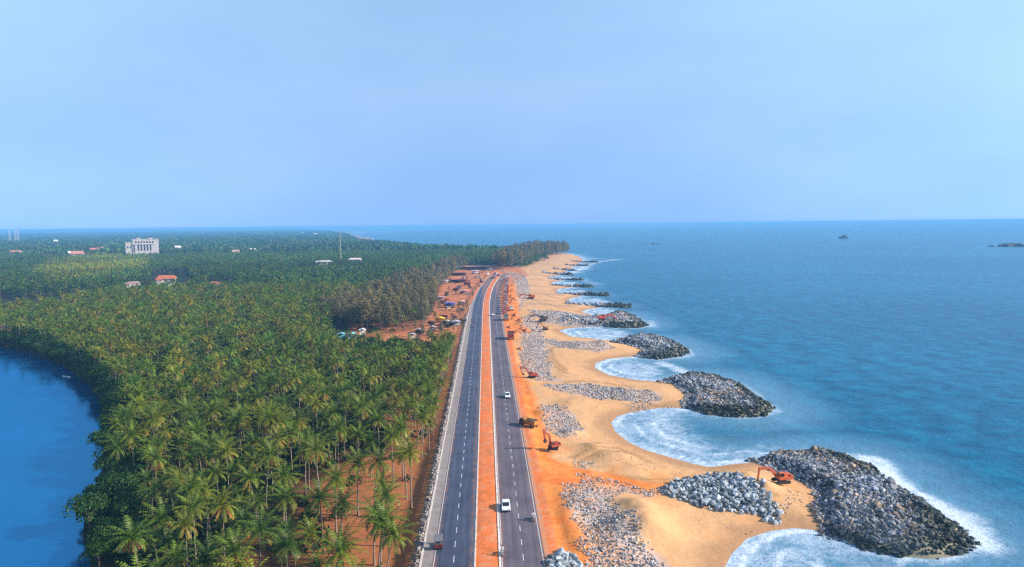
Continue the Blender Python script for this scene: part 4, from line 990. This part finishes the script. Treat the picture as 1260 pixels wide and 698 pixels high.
def wheel(parent, x, y, r, w, twin=False):
    t = MB().cyl((x - w/2, y, r), (x + w/2, y, r), r, n=16).build('wheel', M_black, parent)
    MB().cyl((x - w/2 - .01, y, r), (x + w/2 + .01, y, r), r*.55, n=12).build('rim', M_rim, t)
def make_car():
    e = empty('parked_car'); b = MB()
    b.prism([(-2.0, .32), (-2.05, .75), (-1.85, .95), (1.0, .98), (1.85, .80), (2.02, .6), (2.0, .30)], -.86, .86, .05).build('body', M_pcol, e)
    MB().prism([(-1.75, .93), (-1.25, 1.47), (.25, 1.50), (1.15, .95)], -.80, .80, .05, (.95, .22)).build('roof', M_pcol, e)
    MB().bar((0, .33, 1.46), (0, 1.14, .985), 1.26, .03).build('windshield', M_glass, e); MB().bar((0, -1.33, 1.43), (0, -1.78, .97), 1.2, .03).build('rear_window', M_glass, e)
    for s in (-1, 1):
        MB().prism([(-1.45, 1.0), (-1.12, 1.38), (.22, 1.41), (.85, 1.0)], s*.735, s*.80).build('side_window', M_glass, e)
        MB().box((s*.62, 1.96, .66), (.34, .10, .16), None, .02).build('headlight', M_lamp, e); MB().box((s*.68, -2.02, .78), (.26, .08, .2), None, .02).build('tail_light', M_red, e)
        for y in (-1.25, 1.3): wheel(e, s*.77, y, .31, .2)
    MB().box((0, 2.0, .42), (1.4, .06, .16)).build('grille', M_dark, e)
    return e
def put(e, name, px, py, rz, col, label, cat, group=None, z=ZR, sc=1.0):
    c = G(px, py, z); e.name = name; e.location = (c.x, c.y, z + .005); e.rotation_euler = (0, 0, rz); e.scale = (sc,)*3; recolor(e, col); tag(e, label, cat, group); return e
car = put(make_car(), 'white_car', 622.5, 626, math.pi, (.80, .80, .80), 'white car with dark windscreen driving towards the bottom of the right carriageway', 'car', sc=1.08)
c2 = put(copy_tree(car), 'white_car', 624.5, 489, math.pi + .02, (.78, .78, .78), 'white car on the right carriageway beside the orange tipper truck', 'car', sc=1.08)
c3 = put(copy_tree(car), 'white_car', 606.5, 388.5, math.pi, (.8, .8, .78), 'tiny white car farther up the right carriageway, against the median kerb', 'car', sc=1.1)

def body_mesh(name, edges, mats, sub=1):
    """one skinned continuous body; edges = [(parent, point, radius)]"""
    V = [p for _, p, _ in edges]; E = [(q, i) for i, (q, _, _) in enumerate(edges) if q >= 0]
    me = bpy.data.meshes.new(name); me.from_pydata(V, E, []); o = bpy.data.objects.new(name, me); COL.objects.link(o)
    sm = o.modifiers.new('s', 'SKIN'); ss = o.modifiers.new('u', 'SUBSURF'); ss.levels = ss.render_levels = sub
    for i, (_, _, r) in enumerate(edges): me.skin_vertices[0].data[i].radius = (r, r)
    me.skin_vertices[0].data[0].use_root = True
    dg = bpy.context.evaluated_depsgraph_get(); dg.update(); nm = bpy.data.meshes.new_from_object(o.evaluated_get(dg)); bpy.data.objects.remove(o)
    nm.materials.clear()
    for m_ in mats: nm.materials.append(m_)
    for p in nm.polygons: p.use_smooth = True
    return nm
M_shirt = simple('shirt_cloth', None, .8, objcol=True); M_trou = simple('trouser_cloth', (.04, .045, .06), .8); M_hair = simple('hair', (.01, .009, .008), .5)
def rider():
    E = [(-1, (0, 0, .80), .15), (0, (0, .03, 1.02), .15), (1, (0, .06, 1.25), .17), (2, (0, .07, 1.42), .07), (3, (0, .09, 1.52), .09), (4, (0, .10, 1.63), .10),
         (2, (.20, .06, 1.34), .07), (6, (.27, .24, 1.12), .05), (7, (.25, .48, 1.05), .04), (8, (.25, .56, 1.05), .045), (2, (-.20, .06, 1.34), .07), (10, (-.27, .24, 1.12), .05), (11, (-.25, .48, 1.05), .04), (12, (-.25, .56, 1.05), .045),
         (0, (.12, .05, .78), .10), (14, (.17, .42, .74), .08), (15, (.15, .34, .36), .055), (16, (.15, .46, .30), .045), (0, (-.12, .05, .78), .10), (18, (-.17, .42, .74), .08), (19, (-.15, .34, .36), .055), (20, (-.15, .46, .30), .045)]
    me = body_mesh('person', E, [M_skin, M_shirt, M_trou])
    for p in me.polygons:
        c = p.center
        p.material_index = 1 if (c.z > .84 and c.z < 1.40 and c.y < .40) else (2 if c.z <= .84 and c.z > .36 else 0)
    return me
def two_wheeler():
    e = empty('scooter'); 
    for y in (-.62, .66): 
        t = MB().cyl((-.06, y, .26), (.06, y, .26), .26, n=16).build('wheel', M_black, e); MB().cyl((-.07, y, .26), (.07, y, .26), .14, n=10).build('rim', M_rim, t)
    MB().prism([(-.85, .42), (-.80, .70), (-.1, .68), (.05, .35), (.38, .33), (.52, .95), (.60, .92), (.52, .26), (-.3, .26)], -.17, .17, .03).build('body', M_pcol, e)
    MB().box((0, -.40, .74), (.28, .75, .10), None, .03).build('seat', M_black, e)
    MB().cyl((-.34, .50, 1.04), (.34, .50, 1.04), .02, n=8).cyl((0, .50, .98), (0, .66, .30), .03, n=8).build('handlebar', M_steel, e); MB().box((0, .60, .93), (.16, .06, .14), None, .02).build('headlight', M_lamp, e)
    return e
SC = two_wheeler(); RID = rider()
def riders(px, py, rz, ccol, scol, lab, plab, first=None, sc=1.15):
    e = put(first or copy_tree(SC), 'scooter', px, py, rz, ccol, lab, 'scooter', sc=sc)
    p = tag(link('person', RID), plab, 'person'); p.location = e.location; p.rotation_euler = (0, 0, rz); p.scale = (sc,)*3; p.color = (*scol, 1)
    h = MB().cyl((0, .10, 1.60), (0, .09, 1.76), .125, .075, n=12).build('hair', M_hair, p, True)
    return e
riders(617.8, 683, math.pi, (.75, .75, .75), (.70, .70, .70), 'white scooter riding close to the median kerb at the bottom of the right carriageway', 'person in a white shirt riding the scooter beside the median kerb', SC)
riders(656.3, 640, math.pi, (.60, .60, .60), (.74, .72, .70), 'scooter on the outer edge line of the right carriageway', 'person in a pale shirt riding the scooter along the outer edge line')
riders(582.5, 403, 0, (.5, .1, .1), (.62, .25, .30), 'red scooter alone far up the left carriageway', 'person in a pinkish shirt riding the scooter far up the left carriageway', sc=1.3)

def rickshaw():
    e = empty('auto_rickshaw')
    MB().prism([(-1.25, .32), (-1.30, .95), (-.35, 1.0), (-.25, .42), (.45, .40), (.95, .55), (1.15, 1.0), (1.25, .95), (1.28, .45), (1.0, .28)], -.62, .62, .04).build('body', M_pcol, e)
    MB().prism([(-1.28, .95), (-1.22, 1.55), (-.9, 1.78), (.65, 1.80), (.86, 1.70), (.70, 1.66), (-.85, 1.62), (-1.08, 1.45), (-1.12, .95)], -.66, .66, .03).build('canopy', M_cloth, e)
    MB().bar((0, .80, 1.70), (0, 1.16, 1.0), 1.14, .03).build('windscreen', M_glass, e); MB().box((0, -1.275, 1.30), (.55, .03, .22)).build('rear_window', M_glass, e)
    MB().box((0, -.75, .82), (1.05, .42, .12), None, .03).build('seat', M_black, e)
    for s in (-1, 1):
        wheel(e, s*.56, -.85, .24, .14); MB().box((s*.48, -1.30, .78), (.14, .06, .16)).build('tail_light', M_red, e)
    wheel(e, 0, 1.0, .24, .14); MB().cyl((0, 1.26, .82), (0, 1.33, .82), .1, n=12).build('headlight', M_lamp, e)
    return e
rk = put(rickshaw(), 'auto_rickshaw', 540, 673, .02, (.20, .045, .03), 'dark auto rickshaw with grey roof on the left carriageway, seen from behind', 'rickshaw', sc=1.2)
for ch in rk.children:
    if ch.name.startswith('canopy'): ch.color = (.15, .15, .16, 1)

def tipper():
    e = empty('tipper_truck')
    MB().box((0, -.1, .82), (.9, 6.6, .28), None, .03).build('chassis', M_steel, e)
    cab = MB().prism([(1.75, .65), (1.75, 2.55), (3.05, 2.6), (3.28, 1.7), (3.32, .6)], -1.15, 1.15, .07).build('cab', M_dusty, e)
    MB().bar((0, 3.07, 2.50), (0, 3.30, 1.62), 1.95, .04).build('windscreen', M_glass, cab)
    for s in (-1, 1): MB().box((s*1.16, 2.55, 2.05), (.03, .85, .62)).build('side_window', M_glass, cab); MB().box((s*.85, 3.33, .95), (.3, .06, .2)).build('headlight', M_lamp, cab)
    b = MB().box((0, -.95, 1.15), (2.3, 4.7, .12))
    for s in (-1, 1):
        b.box((s*1.17, -.95, 1.85), (.08, 4.7, 1.5))
        for k in range(5): b.box((s*1.23, -3.0 + k*1.03, 1.8), (.07, .12, 1.35))
    b.box((0, 1.36, 2.0), (2.42, .08, 1.85)).box((0, -3.28, 1.8), (2.3, .08, 1.35)).box((0, 1.7, 2.88), (2.3, .7, .07)); b.build('dump_bed', M_dusty, e)
    MB().prism([(-3.1, 1.22), (-3.1, 2.0), (-2.2, 2.5), (-.8, 2.65), (.6, 2.45), (1.25, 2.1), (1.25, 1.22)], -1.1, 1.1, .25).build('load', M_steel, e)
    for s in (-1, 1):
        wheel(e, s*.98, 2.5, .5, .3)
        for y in (-1.3, -2.5): wheel(e, s*.92, y, .5, .5)
        MB().box((s*.9, -3.36, .95), (.25, .05, .18)).build('tail_light', M_red, e)
    return e
tp = put(tipper(), 'tipper_truck', 650.5, 525, .85, (.42, .17, .025), 'yellow-orange tipper truck with a dark load parked on the red verge', 'truck', z=2.75, sc=.9)
for ch in tp.children:
    if ch.name.startswith('cab'): ch.color = (.10, .035, .03, 1)

def excavator(boom=.9, stick=-1.0, bucket_=0.3, swing=0.0):
    e = empty('excavator')
    for s in (-1, 1):
        t = MB().prism([(-1.9, .45), (-1.65, .12), (1.65, .12), (1.9, .45), (1.65, .86), (-1.65, .86)], s*1.25 - .27, s*1.25 + .27, .06).build('track', M_black, e)
        b = MB()
        for k in range(6): b.cyl((s*1.25 - .29, -1.45 + k*.58, .45), (s*1.25 + .29, -1.45 + k*.58, .45), .2, n=10)
        b.build('track_roller', M_steel, t)
    MB().box((0, 0, .62), (2.0, 2.0, .4), None, .04).cyl((0, 0, .8), (0, 0, 1.02), .75, n=20).build('undercarriage', M_steel, e)
    R = Matrix.Rotation(swing, 4, 'Z')
    def rot(o):
        o.data.transform(R); return o
    rot(MB().box((0, -.55, 1.42), (2.5, 3.3, .75), None, .09).box((.35, -1.1, 2.0), (1.75, 2.0, .5), None, .1).build('house', M_dusty, e))
    rot(MB().box((0, -2.25, 1.6), (2.45, .65, 1.05), None, .14).build('counterweight', M_dusty, e))
    cab = rot(MB().box((-.75, .45, 2.15), (.95, 1.5, 1.5), None, .08, (.95, .92)).build('cab', M_dusty, e))
    rot(MB().box((-.75, 1.17, 2.25), (.72, .10, 1.0), None, .01).box((-1.215, .45, 2.35), (.06, 1.1, .7)).box((-.285, .45, 2.35), (.06, 1.1, .7)).build('cab_window', M_glass, cab))
    p0 = Vector((.15, .8, 1.7)); p1 = p0 + Vector((0, math.cos(boom), math.sin(boom)))*3.2; p2 = p1 + Vector((0, math.cos(boom - .75), math.sin(boom - .75)))*2.7
    p3 = p2 + Vector((0, math.cos(stick), math.sin(stick)))*2.7
    rot(MB().bar(p0, p1, .42, .62, .04).bar(p1, p2, .40, .52, .04).cyl(p0 + Vector((.3, .45, -.2)), p1 + Vector((.3, 0, -.1)), .09, n=8).build('boom', M_dusty, e))
    rot(MB().bar(p2 - (p3 - p2)*.18, p3, .34, .42, .04).cyl(p1 + Vector((0, .3, .42)), p2 + Vector((0, -.15, .4)), .09, n=8).build('stick', M_dusty, e))
    a = stick - 1.2 + bucket_; u = Vector((0, math.cos(a), math.sin(a))); n = Vector((0, -u.z, u.y)); q = [p3 - n*.1, p3 + u*.75 - n*.25, p3 + u*1.15 + n*.25, p3 + u*.95 + n*.75, p3 + u*.3 + n*.62]
    bk = MB().prism([(v.y, v.z) for v in q], .15 - .6, .15 + .6, .03)
    for k in range(4): bk.box((.15 - .45 + k*.3, q[3].y, q[3].z), (.1, .16, .16))
    rot(bk.build('bucket', M_steel, e))
    return e
x1 = put(excavator(.75, -1.45, .2, 0), 'excavator', 961, 594, RAD(98), (.62, .12, .035), 'orange excavator with arched arm digging on the neck of the nearest groyne', 'excavator', z=float(ground_z(*[G(961,594,2.6).x, G(961,594,2.6).y])[0]), sc=.96)
x2 = put(excavator(1.42, -1.75, .9, RAD(35)), 'excavator', 680.5, 553, RAD(80), (.36, .05, .025), 'red excavator with raised arm on the sand below the tipper truck', 'excavator', z=2.6, sc=.82)
x3 = put(excavator(.95, -1.9, .3, RAD(20)), 'excavator', 654.5, 465, RAD(75), (.50, .085, .04), 'red excavator reaching left over the grey rubble by the road', 'excavator', z=2.6, sc=.88)
x4 = put(excavator(.35, -.6, .3, 0), 'excavator', 653, 368, RAD(88), (.62, .11, .045), 'orange excavator on the pale beach far up the road, arm stretched left', 'excavator', z=2.5, sc=1.45)
x5 = put(excavator(.4, -.9, .3, 0), 'excavator', 741, 394, RAD(-80), (.62, .05, .03), 'red excavator on top of the rocks of a groyne in the middle distance', 'excavator', z=3.4, sc=1.2)
x6 = put(excavator(.5, -.9, .3, 0), 'excavator', 668, 395, RAD(95), (.07, .05, .045), 'dark excavator before the pale rubble in the middle distance', 'excavator', z=2.5, sc=1.25)
x7 = put(excavator(.9, -1.2, .3, 0), 'excavator', 671, 406.5, RAD(60), (.36, .17, .06), 'brown excavator on the sand just below the dark one', 'excavator', z=2.5, sc=.85)

# lorries parked in a row on the right edge of the road
def spot(px, py, z): return G(px, py, z)
rows = [(628.5,417,(.30,.05,.035),'dark red lorry standing alone at the road edge with a long shadow',1.35),(622.5,394,(.22,.26,.22),'dark grey-green lorry at the near end of the parked row',1.3),(629,382,(.75,.73,.70),'white lorry beside the near end of the parked row',1.05)]
for px, py, c, lab, s in rows:
    put(copy_tree(tp), 'tipper_truck', px, py, random.uniform(-.05, .05), c, lab, 'truck', 'trucks parked along the right road edge', z=2.9, sc=s)
y_ = 386.0; k = 0
cl = [(.50, .16, .14), (.42, .10, .08), (.60, .36, .32), (.45, .13, .12), (.66, .60, .58)]
while y_ > 344:
    xx = 620.5 + (386 - y_)*.05 + random.uniform(-.4, .4)
    put(copy_tree(tp), 'tipper_truck', xx + (2 if k % 3 == 1 else 0), y_, random.uniform(-.06, .06), cl[k % 5], ['small reddish lorry in the long row parked on the right road edge', 'small pale dusty lorry in the long row parked on the right road edge'][k % 5 == 4], 'truck', 'trucks parked along the right road edge', z=2.9, sc=1.05)
    y_ -= (y_ - 277)**2*1.94e-5*11.5; k += 1
# vehicles at the junction
for k, (px, py, c, nm) in enumerate([(586,336.5,(.75,.75,.75),'c'),(597,334,(.4,.12,.1),'c'),(604,332,(.75,.72,.7),'c'),(610,337,(.78,.78,.78),'c'),(614,340,(.2,.2,.25),'c'),(619,335.5,(.7,.7,.72),'c'),(607,343,(.3,.1,.1),'c'),(624,341,(.6,.58,.58),'c'),(600,338,(.75,.75,.75),'c')]):
    put(copy_tree(car), 'parked_car', px, py, random.uniform(0, 6), c, ['small pale car in the crowd of cars at the far road junction', 'small dark car in the crowd of cars at the far road junction'][sum(c) < 1], 'car', 'cars gathered at the far junction', z=3.0, sc=1.35)

# ---- mounds of red spoil along the verge
def mound(px, py, r, h, lab, rx=1.0):
    c = G(px, py, 2.7); n = 20; V, F = [(0, 0, h)], []
    rg = np.random.default_rng(int(px*7 + py)); rings = 7
    for i in range(1, rings + 1):
        t = i/rings
        for k in range(n):
            a = 2*math.pi*k/n; q = r*t*(1 + .18*math.sin(3*a + px) + rg.uniform(-.06, .06)); V.append((q*math.cos(a)*rx, q*math.sin(a), h*(math.cos(t*math.pi)*.5 + .5) + rg.uniform(-.06, .06)*h - (.25 if i == rings else 0)))
    for k in range(n): F.append((0, 1 + k, 1 + (k + 1) % n))
    for i in range(rings - 1):
        for k in range(n):
            a = 1 + i*n; F.append((a + k, a + n + k, a + n + (k + 1) % n, a + (k + 1) % n))
    me = bpy.data.meshes.new('earth_mound'); me.from_pydata(V, [], F); me.update()
    o = tag(link('earth_mound', me, mat=M_soil), lab, 'mound', 'mounds of red earth'); o.location = (c.x, c.y, 2.55); return o
for k, (px, py, r, h) in enumerate([(631,352,3.5,2.8),(630.5,359,3.5,3),(629.5,366,3.4,3),(630,373,3.2,2.8),(634,389,3.2,2),(639,395,3,1.8),(631,393,2.6,1.8),(627,404,2.6,1.8),(637,408,3,1.6),(643,404,2.8,1.5),(648,407,3,1.4),(629,379,2.8,2.6)]):
    mound(px, py, r, h, 'heap of bright red earth on the verge beyond the parked red lorry')
mound(640, 430, 2.5, 1.2, 'low heap of red earth nearest the camera on the right verge')

# ---- stalls, tents and sheds on the red clearing
def shack(px, py, w, d, h, rz, col, lab, wall=None, kind='stall', cat='stall', sag=.25):
    c = G(px, py, 2.5); z = float(ground_z(c.x, c.y)[0]); e = tag(empty(kind, (c.x, c.y, z), rz), lab, cat, 'stalls and sheds on the red clearing')
    n = 8; V, F = [], []
    for i in range(n + 1):
        for j in range(n + 1):
            u, v = i/n, j/n; V.append(((u - .5)*w*1.12, (v - .5)*d*1.12, h + .7*(1 - abs(u - .5)*2) - sag*math.sin(math.pi*v)*math.sin(math.pi*2*u)**2))
    for i in range(n):
        for j in range(n): a = i*(n + 1) + j; F.append((a, a + n + 1, a + n + 2, a + 1))
    me = bpy.data.meshes.new('roof_sheet'); me.from_pydata(V, [], F); me.update(); o = link('roof_sheet', me, e, M_cloth); o.color = (*col, 1)
    so_ = o.modifiers.new('t', 'SOLIDIFY'); so_.thickness = .05
    for sx in (-1, 1):
        for sy in (-1, 1): MB().cyl((sx*w*.48, sy*d*.48, -.2), (sx*w*.48, sy*d*.48, h + .1), .07, n=8).build('post', M_wood, e)
    b = MB().box((0, d*.46, h*.45), (w*.94, .06, h*.9)).box((-w*.47, 0, h*.45), (.06, d*.9, h*.9)); q = b.build('wall_sheet', M_cloth, e); q.color = (*(wall or col), 1)
    MB().box((w*.1, -d*.42, .5), (w*.7, .5, .9), None, .03).build('counter', M_wood, e)
    return e
shack(554, 377, 7, 6, 3.0, .1, (.10, .13, .62), 'stall under a bright blue tarpaulin on the red clearing'); shack(552, 380.5, 3.2, 3, 2.2, .3, (.85, .70, .45), 'small cream stall in front of the blue tarpaulin')
shack(541.5, 395, 5.5, 5, 2.6, -.1, (.80, .50, .03), 'stall under a yellow tarpaulin on the red clearing'); shack(561, 400.5, 6.5, 5, 2.8, .2, (.45, .47, .52), 'stall with a grey sheet roof right of the yellow one'); shack(555, 401.5, 5, 5, 2.6, .4, (.08, .10, .07), 'dark stall with a blackish roof beside the grey one')
shack(547, 347.5, 8, 7, 3.2, 0, (.80, .76, .76), 'white roofed stall at the tree edge of the clearing'); shack(558, 346.5, 30, 8, 3.4, .05, (.33, .07, .06), 'long shed with a dark red roof behind the white stall')
shack(585, 335.8, 9, 8, 3.4, .1, (.82, .70, .74), 'pale pink roofed tent near the end of the road'); shack(571, 361, 8, 6, 3, .1, (.80, .42, .40), 'pink sheet stall close to the left carriageway'); shack(563, 338, 22, 9, 3.5, .0, (.26, .08, .08), 'brown-red shed below the casuarinas at the far end of the clearing'); shack(580, 330.5, 46, 12, 4, .0, (.50, .27, .26), 'long dusty red building closing the far end of the road')
shack(566, 355, 6, 6, 2.6, .5, (.16, .10, .10), 'dark brown hut in the middle of the clearing'); shack(541, 368, 10, 6, 2.6, .3, (.50, .38, .36), 'low grey-pink stall left of the blue tarpaulin'); shack(551, 362.5, 4, 4, 2.8, .5, (.10, .05, .04), 'small black hut behind the blue tarpaulin'); shack(575, 350, 7, 6, 2.8, 0, (.30, .09, .08), 'red hut close to the far bend of the left carriageway')
shack(570, 344, 6, 6, 2.8, .2, (.55, .5, .5), 'grey hut between the red sheds')
shack(446, 410, 3.6, 3.5, 3.4, .2, (.80, .78, .76), 'white roofed hut among the palms left of the clearing', kind='hut', cat='hut'); shack(420, 418, 4, 3.6, 4.6, .2, (.16, .48, .55), 'left one of two turquoise roofs among the palms', kind='hut', cat='hut'); shack(433.5, 418, 4, 3.6, 4.6, -.1, (.14, .42, .48), 'right one of two turquoise roofs among the palms', kind='hut', cat='hut')
# the clutter of the clearing: low huts and young trees with long shadows
rq = np.random.default_rng(12); k = 0
while k < 34:
    px, py = rq.uniform(505, 598), rq.uniform(337, 415); c = G(px, py, 2.5)
    if float(sdist(np.array([c.x]), np.array([c.y]), LEFTRED)[0]) < 3: continue
    q = rq.uniform(2.2, 5.0); cc = [(.16, .09, .07), (.42, .36, .34), (.30, .10, .07), (.55, .46, .42), (.08, .07, .06), (.45, .22, .14)][k % 6]
    shack(px, py, q, q*.8, rq.uniform(1.8, 2.8), rq.uniform(-.4, .4), cc, ['dark weathered', 'dull grey', 'red-brown', 'pale dusty', 'dark weathered', 'red-brown'][k % 6] + ' low hut among the scattered huts of the red clearing', kind='hut', cat='hut'); k += 1
k = 0
while k < 46:
    px, py = rq.uniform(480, 598), rq.uniform(337, 421); c = G(px, py, 2.5)
    if float(sdist(np.array([c.x]), np.array([c.y]), LEFTRED)[0]) < 1: continue
    zg = float(ground_z(c.x, c.y)[0]); e = tag(empty('young_tree', (c.x, c.y, zg - .1), rq.uniform(0, 6), rq.uniform(.22, .46)), 'small dark young tree standing alone on the red clearing', 'tree', 'young trees on the red clearing')
    link('trunk', CA[k % 5][0], e); link('crown', CA[k % 5][1], e); k += 1
# beams and timber lying on the clearing
tag(MB().bar((0, 0, .2), (9, 3, .25), .5, .4).bar((1, -2, .15), (8, -1.5, .2), .4, .3).bar((-3, 1, .2), (4, 4, .2), .35, .35).build('timber_pile', M_wood), 'pile of pale timber lying at the near end of the clearing', 'timber').location = (G(508, 408, 2).x, G(508, 408, 2).y, 1.3)

# ---- far buildings
def big_house():
    c = G(177, 318, 1.5); D = math.hypot(c.x, c.y); u = D/FPX*.84; e = tag(empty('apartment_block', (c.x, c.y, 0), math.atan2(-c.x, c.y)*1.0), 'big cream apartment block with dark tall openings standing above the forest', 'building')
    W_, H_ = 30*u, 25*u; dz = 1.5
    MB().box((3*u, 8*u, H_/2), (W_, 14*u, H_)).build('wall', M_conc, e)
    MB().box((-16*u, 8*u, H_*.43), (8*u, 12*u, H_*.86)).build('side_wing', M_conc, e)
    MB().box((3*u, 8*u, H_ + .4*u), (W_ + u, 14.6*u, .8*u)).build('roof', M_conc, e)
    MB().box((-16*u, 8*u, H_*.86 + .3*u), (8.6*u, 12.6*u, .6*u)).build('side_roof', M_conc, e)
    for k in range(5):
        MB().box((-5.5*u + k*3.5*u, .95*u, H_*.58), (1.7*u, .3*u, 7.4*u)).build('tall_window', M_dark, e)
    for k in range(7):
        MB().box((-8*u + k*3.2*u, .95*u, H_*.87), (1.8*u, .3*u, 2.2*u)).build('window', M_dark, e)
    MB().box((-10.2*u, .95*u, H_*.55), (1.5*u, .3*u, 9*u)).build('stair_window', M_dark, e)
    MB().box((0, .7*u, H_*.76), (24*u, 1.0*u, .6*u)).build('balcony_ledge', M_conc, e)
    for k in range(2): MB().box((-17.5*u + k*3*u, 1.95*u, H_*.62), (1.4*u, .3*u, 2.5*u)).build('window', M_dark, e)
    for s in (-5, 9): MB().box((s*u, 9*u, H_ + 1.4*u), (4*u, 4*u, 1.5*u)).build('stair_head', M_conc, e)
big_house()
def house(px, py, wpx, hpx, roof, lab, wallc=(.50, .44, .40), top=14):
    c = G(px, py + hpx, 9.5); D = math.hypot(c.x, c.y); u = D/FPX; w = wpx*u; h = 10.6 + hpx*u*.5; d = max(7, w*.5)
    e = tag(empty('house', (c.x, c.y, 0), math.atan2(-c.x, c.y) + random.uniform(-.2, .2)), lab, 'house')
    q = MB().box((0, 0, h/2), (w, d, h)).build('wall', M_plast, e); q.color = (*wallc, 1); rh = hpx*u*.75
    b = bmesh.new(); x, y = w*.58, d*.62; P = [(-x, -y, h), (x, -y, h), (x, y, h), (-x, y, h), (-x*.7, 0, h + rh), (x*.7, 0, h + rh)]
    vs = [b.verts.new(p) for p in P]
    for f in ((0, 1, 5, 4), (2, 3, 4, 5), (1, 2, 5), (3, 0, 4), (3, 2, 1, 0)): b.faces.new([vs[i] for i in f])
    me = bpy.data.meshes.new('roof'); b.to_mesh(me); b.free(); r = link('roof', me, e, M_plast if roof else M_tile)
    if roof: r.color = (*roof, 1)
    for k in range(3): MB().box((-w*.3 + k*w*.3, -d/2 - .02, h - 1.7), (w*.12, .1, 1.4)).build('window', M_dark, e)
PINK = (.50, .20, .15)
for a in [(20,310.5,10,3,PINK,'long house with a pale red roof at the far left of the forest'),(87,311,5,2.5,(.8,.78,.76),'white gabled house left end of the pink roof group'),(95,311.5,12,4,PINK,'wide pinkish roofed house left of the apartment block'),(116,307,9,3,(.42,.13,.10),'dark red roofed house between the pink roofs and the apartment block'),(124,305.5,5,2.5,PINK,'small pink roofed house nearest the apartment block on its left'),
          (219,304.5,7,3.5,(.82,.78,.74),'white house right of the apartment block'),(228,305.5,7,2,PINK,'pink roof touching the white house right of the apartment block'),(250,307.5,9,2,(.62,.48,.42),'beige roofed house among pale trees'),(290,309,8,2.5,(.45,.26,.22),'brown roofed house left of the small white one'),(311,307,7,2.5,(.80,.72,.68),'small white house midway between block and tall mast'),
          (205,342,18,5,(.46,.13,.06),'large red tiled house in the middle of the forest'),(196,345,6,2.5,(.40,.15,.09),'small red roof in front of the large red tiled house'),(265,349,11,3.5,(.26,.09,.06),'dark red roofed house right of the large red tiled house'),(163,349,14,2.5,(.34,.22,.18),'dull brown roof left of the large red tiled house'),(437,319,14,2.5,(.62,.50,.46),'pale roofed house at the foot of the tall mast'),(398,322,18,2.5,(.46,.42,.40),'long grey roof left of the tall mast'),(388,288,4,1.5,(.8,.8,.76),'tiny white house near the horizon above the mast clearing'),(372,287,3,1.3,(.75,.7,.68),'tiny pale house near the horizon left of its white twin'),(545,325,4,2,(.7,.6,.6),'tiny pale house inside the casuarina grove'),(69,297,3.5,3,(.82,.86,.8),'small pale green-white tank house far left')]:
    house(*a)
def mast(px, ybase, ytop, wpx, col, lab, D=None):
    zt = 10.0; c = G(px, ybase, zt); D = math.hypot(c.x, c.y); u = D/FPX; H = min((ybase - ytop)*u + zt, 65.0); w = wpx*u
    e = tag(empty('lattice_mast', (c.x, c.y, 0)), lab, 'mast'); b = MB(); n = 12; t_ = .12*u
    def W(z): return w*(1 - .72*z/H)
    for sx in (-1, 1):
        for sy in (-1, 1): b.bar((sx*W(0)/2, sy*W(0)/2, 0), (sx*W(H)/2, sy*W(H)/2, H), t_, t_)
    lg = b.build('leg', M_galv, e); b = MB()
    for k in range(n):
        z0, z1 = H*k/n, H*(k + 1)/n; a, a1 = W(z0)/2, W(z1)/2
        for sx, sy, ex, ey in ((-1, -1, 1, -1), (1, -1, 1, 1), (1, 1, -1, 1), (-1, 1, -1, -1)):
            b.bar((sx*a, sy*a, z0), (ex*a1, ey*a1, z1), t_*.6, t_*.6); b.bar((sx*a1, sy*a1, z1), (ex*a1, ey*a1, z1), t_*.6, t_*.6)
    br = b.build('bracing', M_galv, e); b = MB()
    for k in range(3): a = k*2.1; b.box((math.cos(a)*w*.25, math.sin(a)*w*.25, H*.96), (.35*u, .25*u, 1.6*u), Euler((0, 0, a)))
    an = b.build('antenna', M_galv, e)
    for q in (lg, br, an): q.color = (*col, 1)
mast(419.5, 321, 287, 1.4, (.46, .43, .26), 'tall yellowish lattice mast rising from the middle of the forest')
mast(19, 297, 272.5, 1.8, (.5, .46, .52), 'tallest thin lattice mast at the far left horizon'); mast(12.5, 298, 287.5, 1.6, (.55, .5, .55), 'short lattice mast left of the tallest one at far left'); mast(22.5, 298, 286, 1.6, (.55, .5, .55), 'short lattice mast right of the tallest one at far left')
# moored boat by the river bank
c = G(91, 463, .2)
e = tag(empty('river_boat', (c.x - 2, c.y - 2, .2), RAD(65)), 'small white boat moored under the trees of the river bank', 'boat')
b = bmesh.new(); prof = []; nb = 10
for i in range(nb + 1):
    t = i/nb*2 - 1; wv = 1.1*(1 - abs(t)**2.6) + .02; hb = .55 + .3*t*t
    prof.append([b.verts.new(p) for p in ((-wv, t*4.2, hb), (-wv*.6, t*4.1, -.1), (wv*.6, t*4.1, -.1), (wv, t*4.2, hb))])
for i in range(nb):
    for j in range(3): b.faces.new((prof[i][j], prof[i + 1][j], prof[i + 1][j + 1], prof[i][j + 1]))
b.faces.new(prof[0]); b.faces.new(prof[-1][::-1]); me = bpy.data.meshes.new('hull'); b.to_mesh(me); b.free(); hl = link('hull', me, e, M_pcol); hl.color = (.75, .75, .72, 1)
e.scale = (.65,)*3
for y in (-1.6, 0, 1.6): MB().box((0, y, .42), (1.7, .3, .06)).build('thwart', M_wood, e)
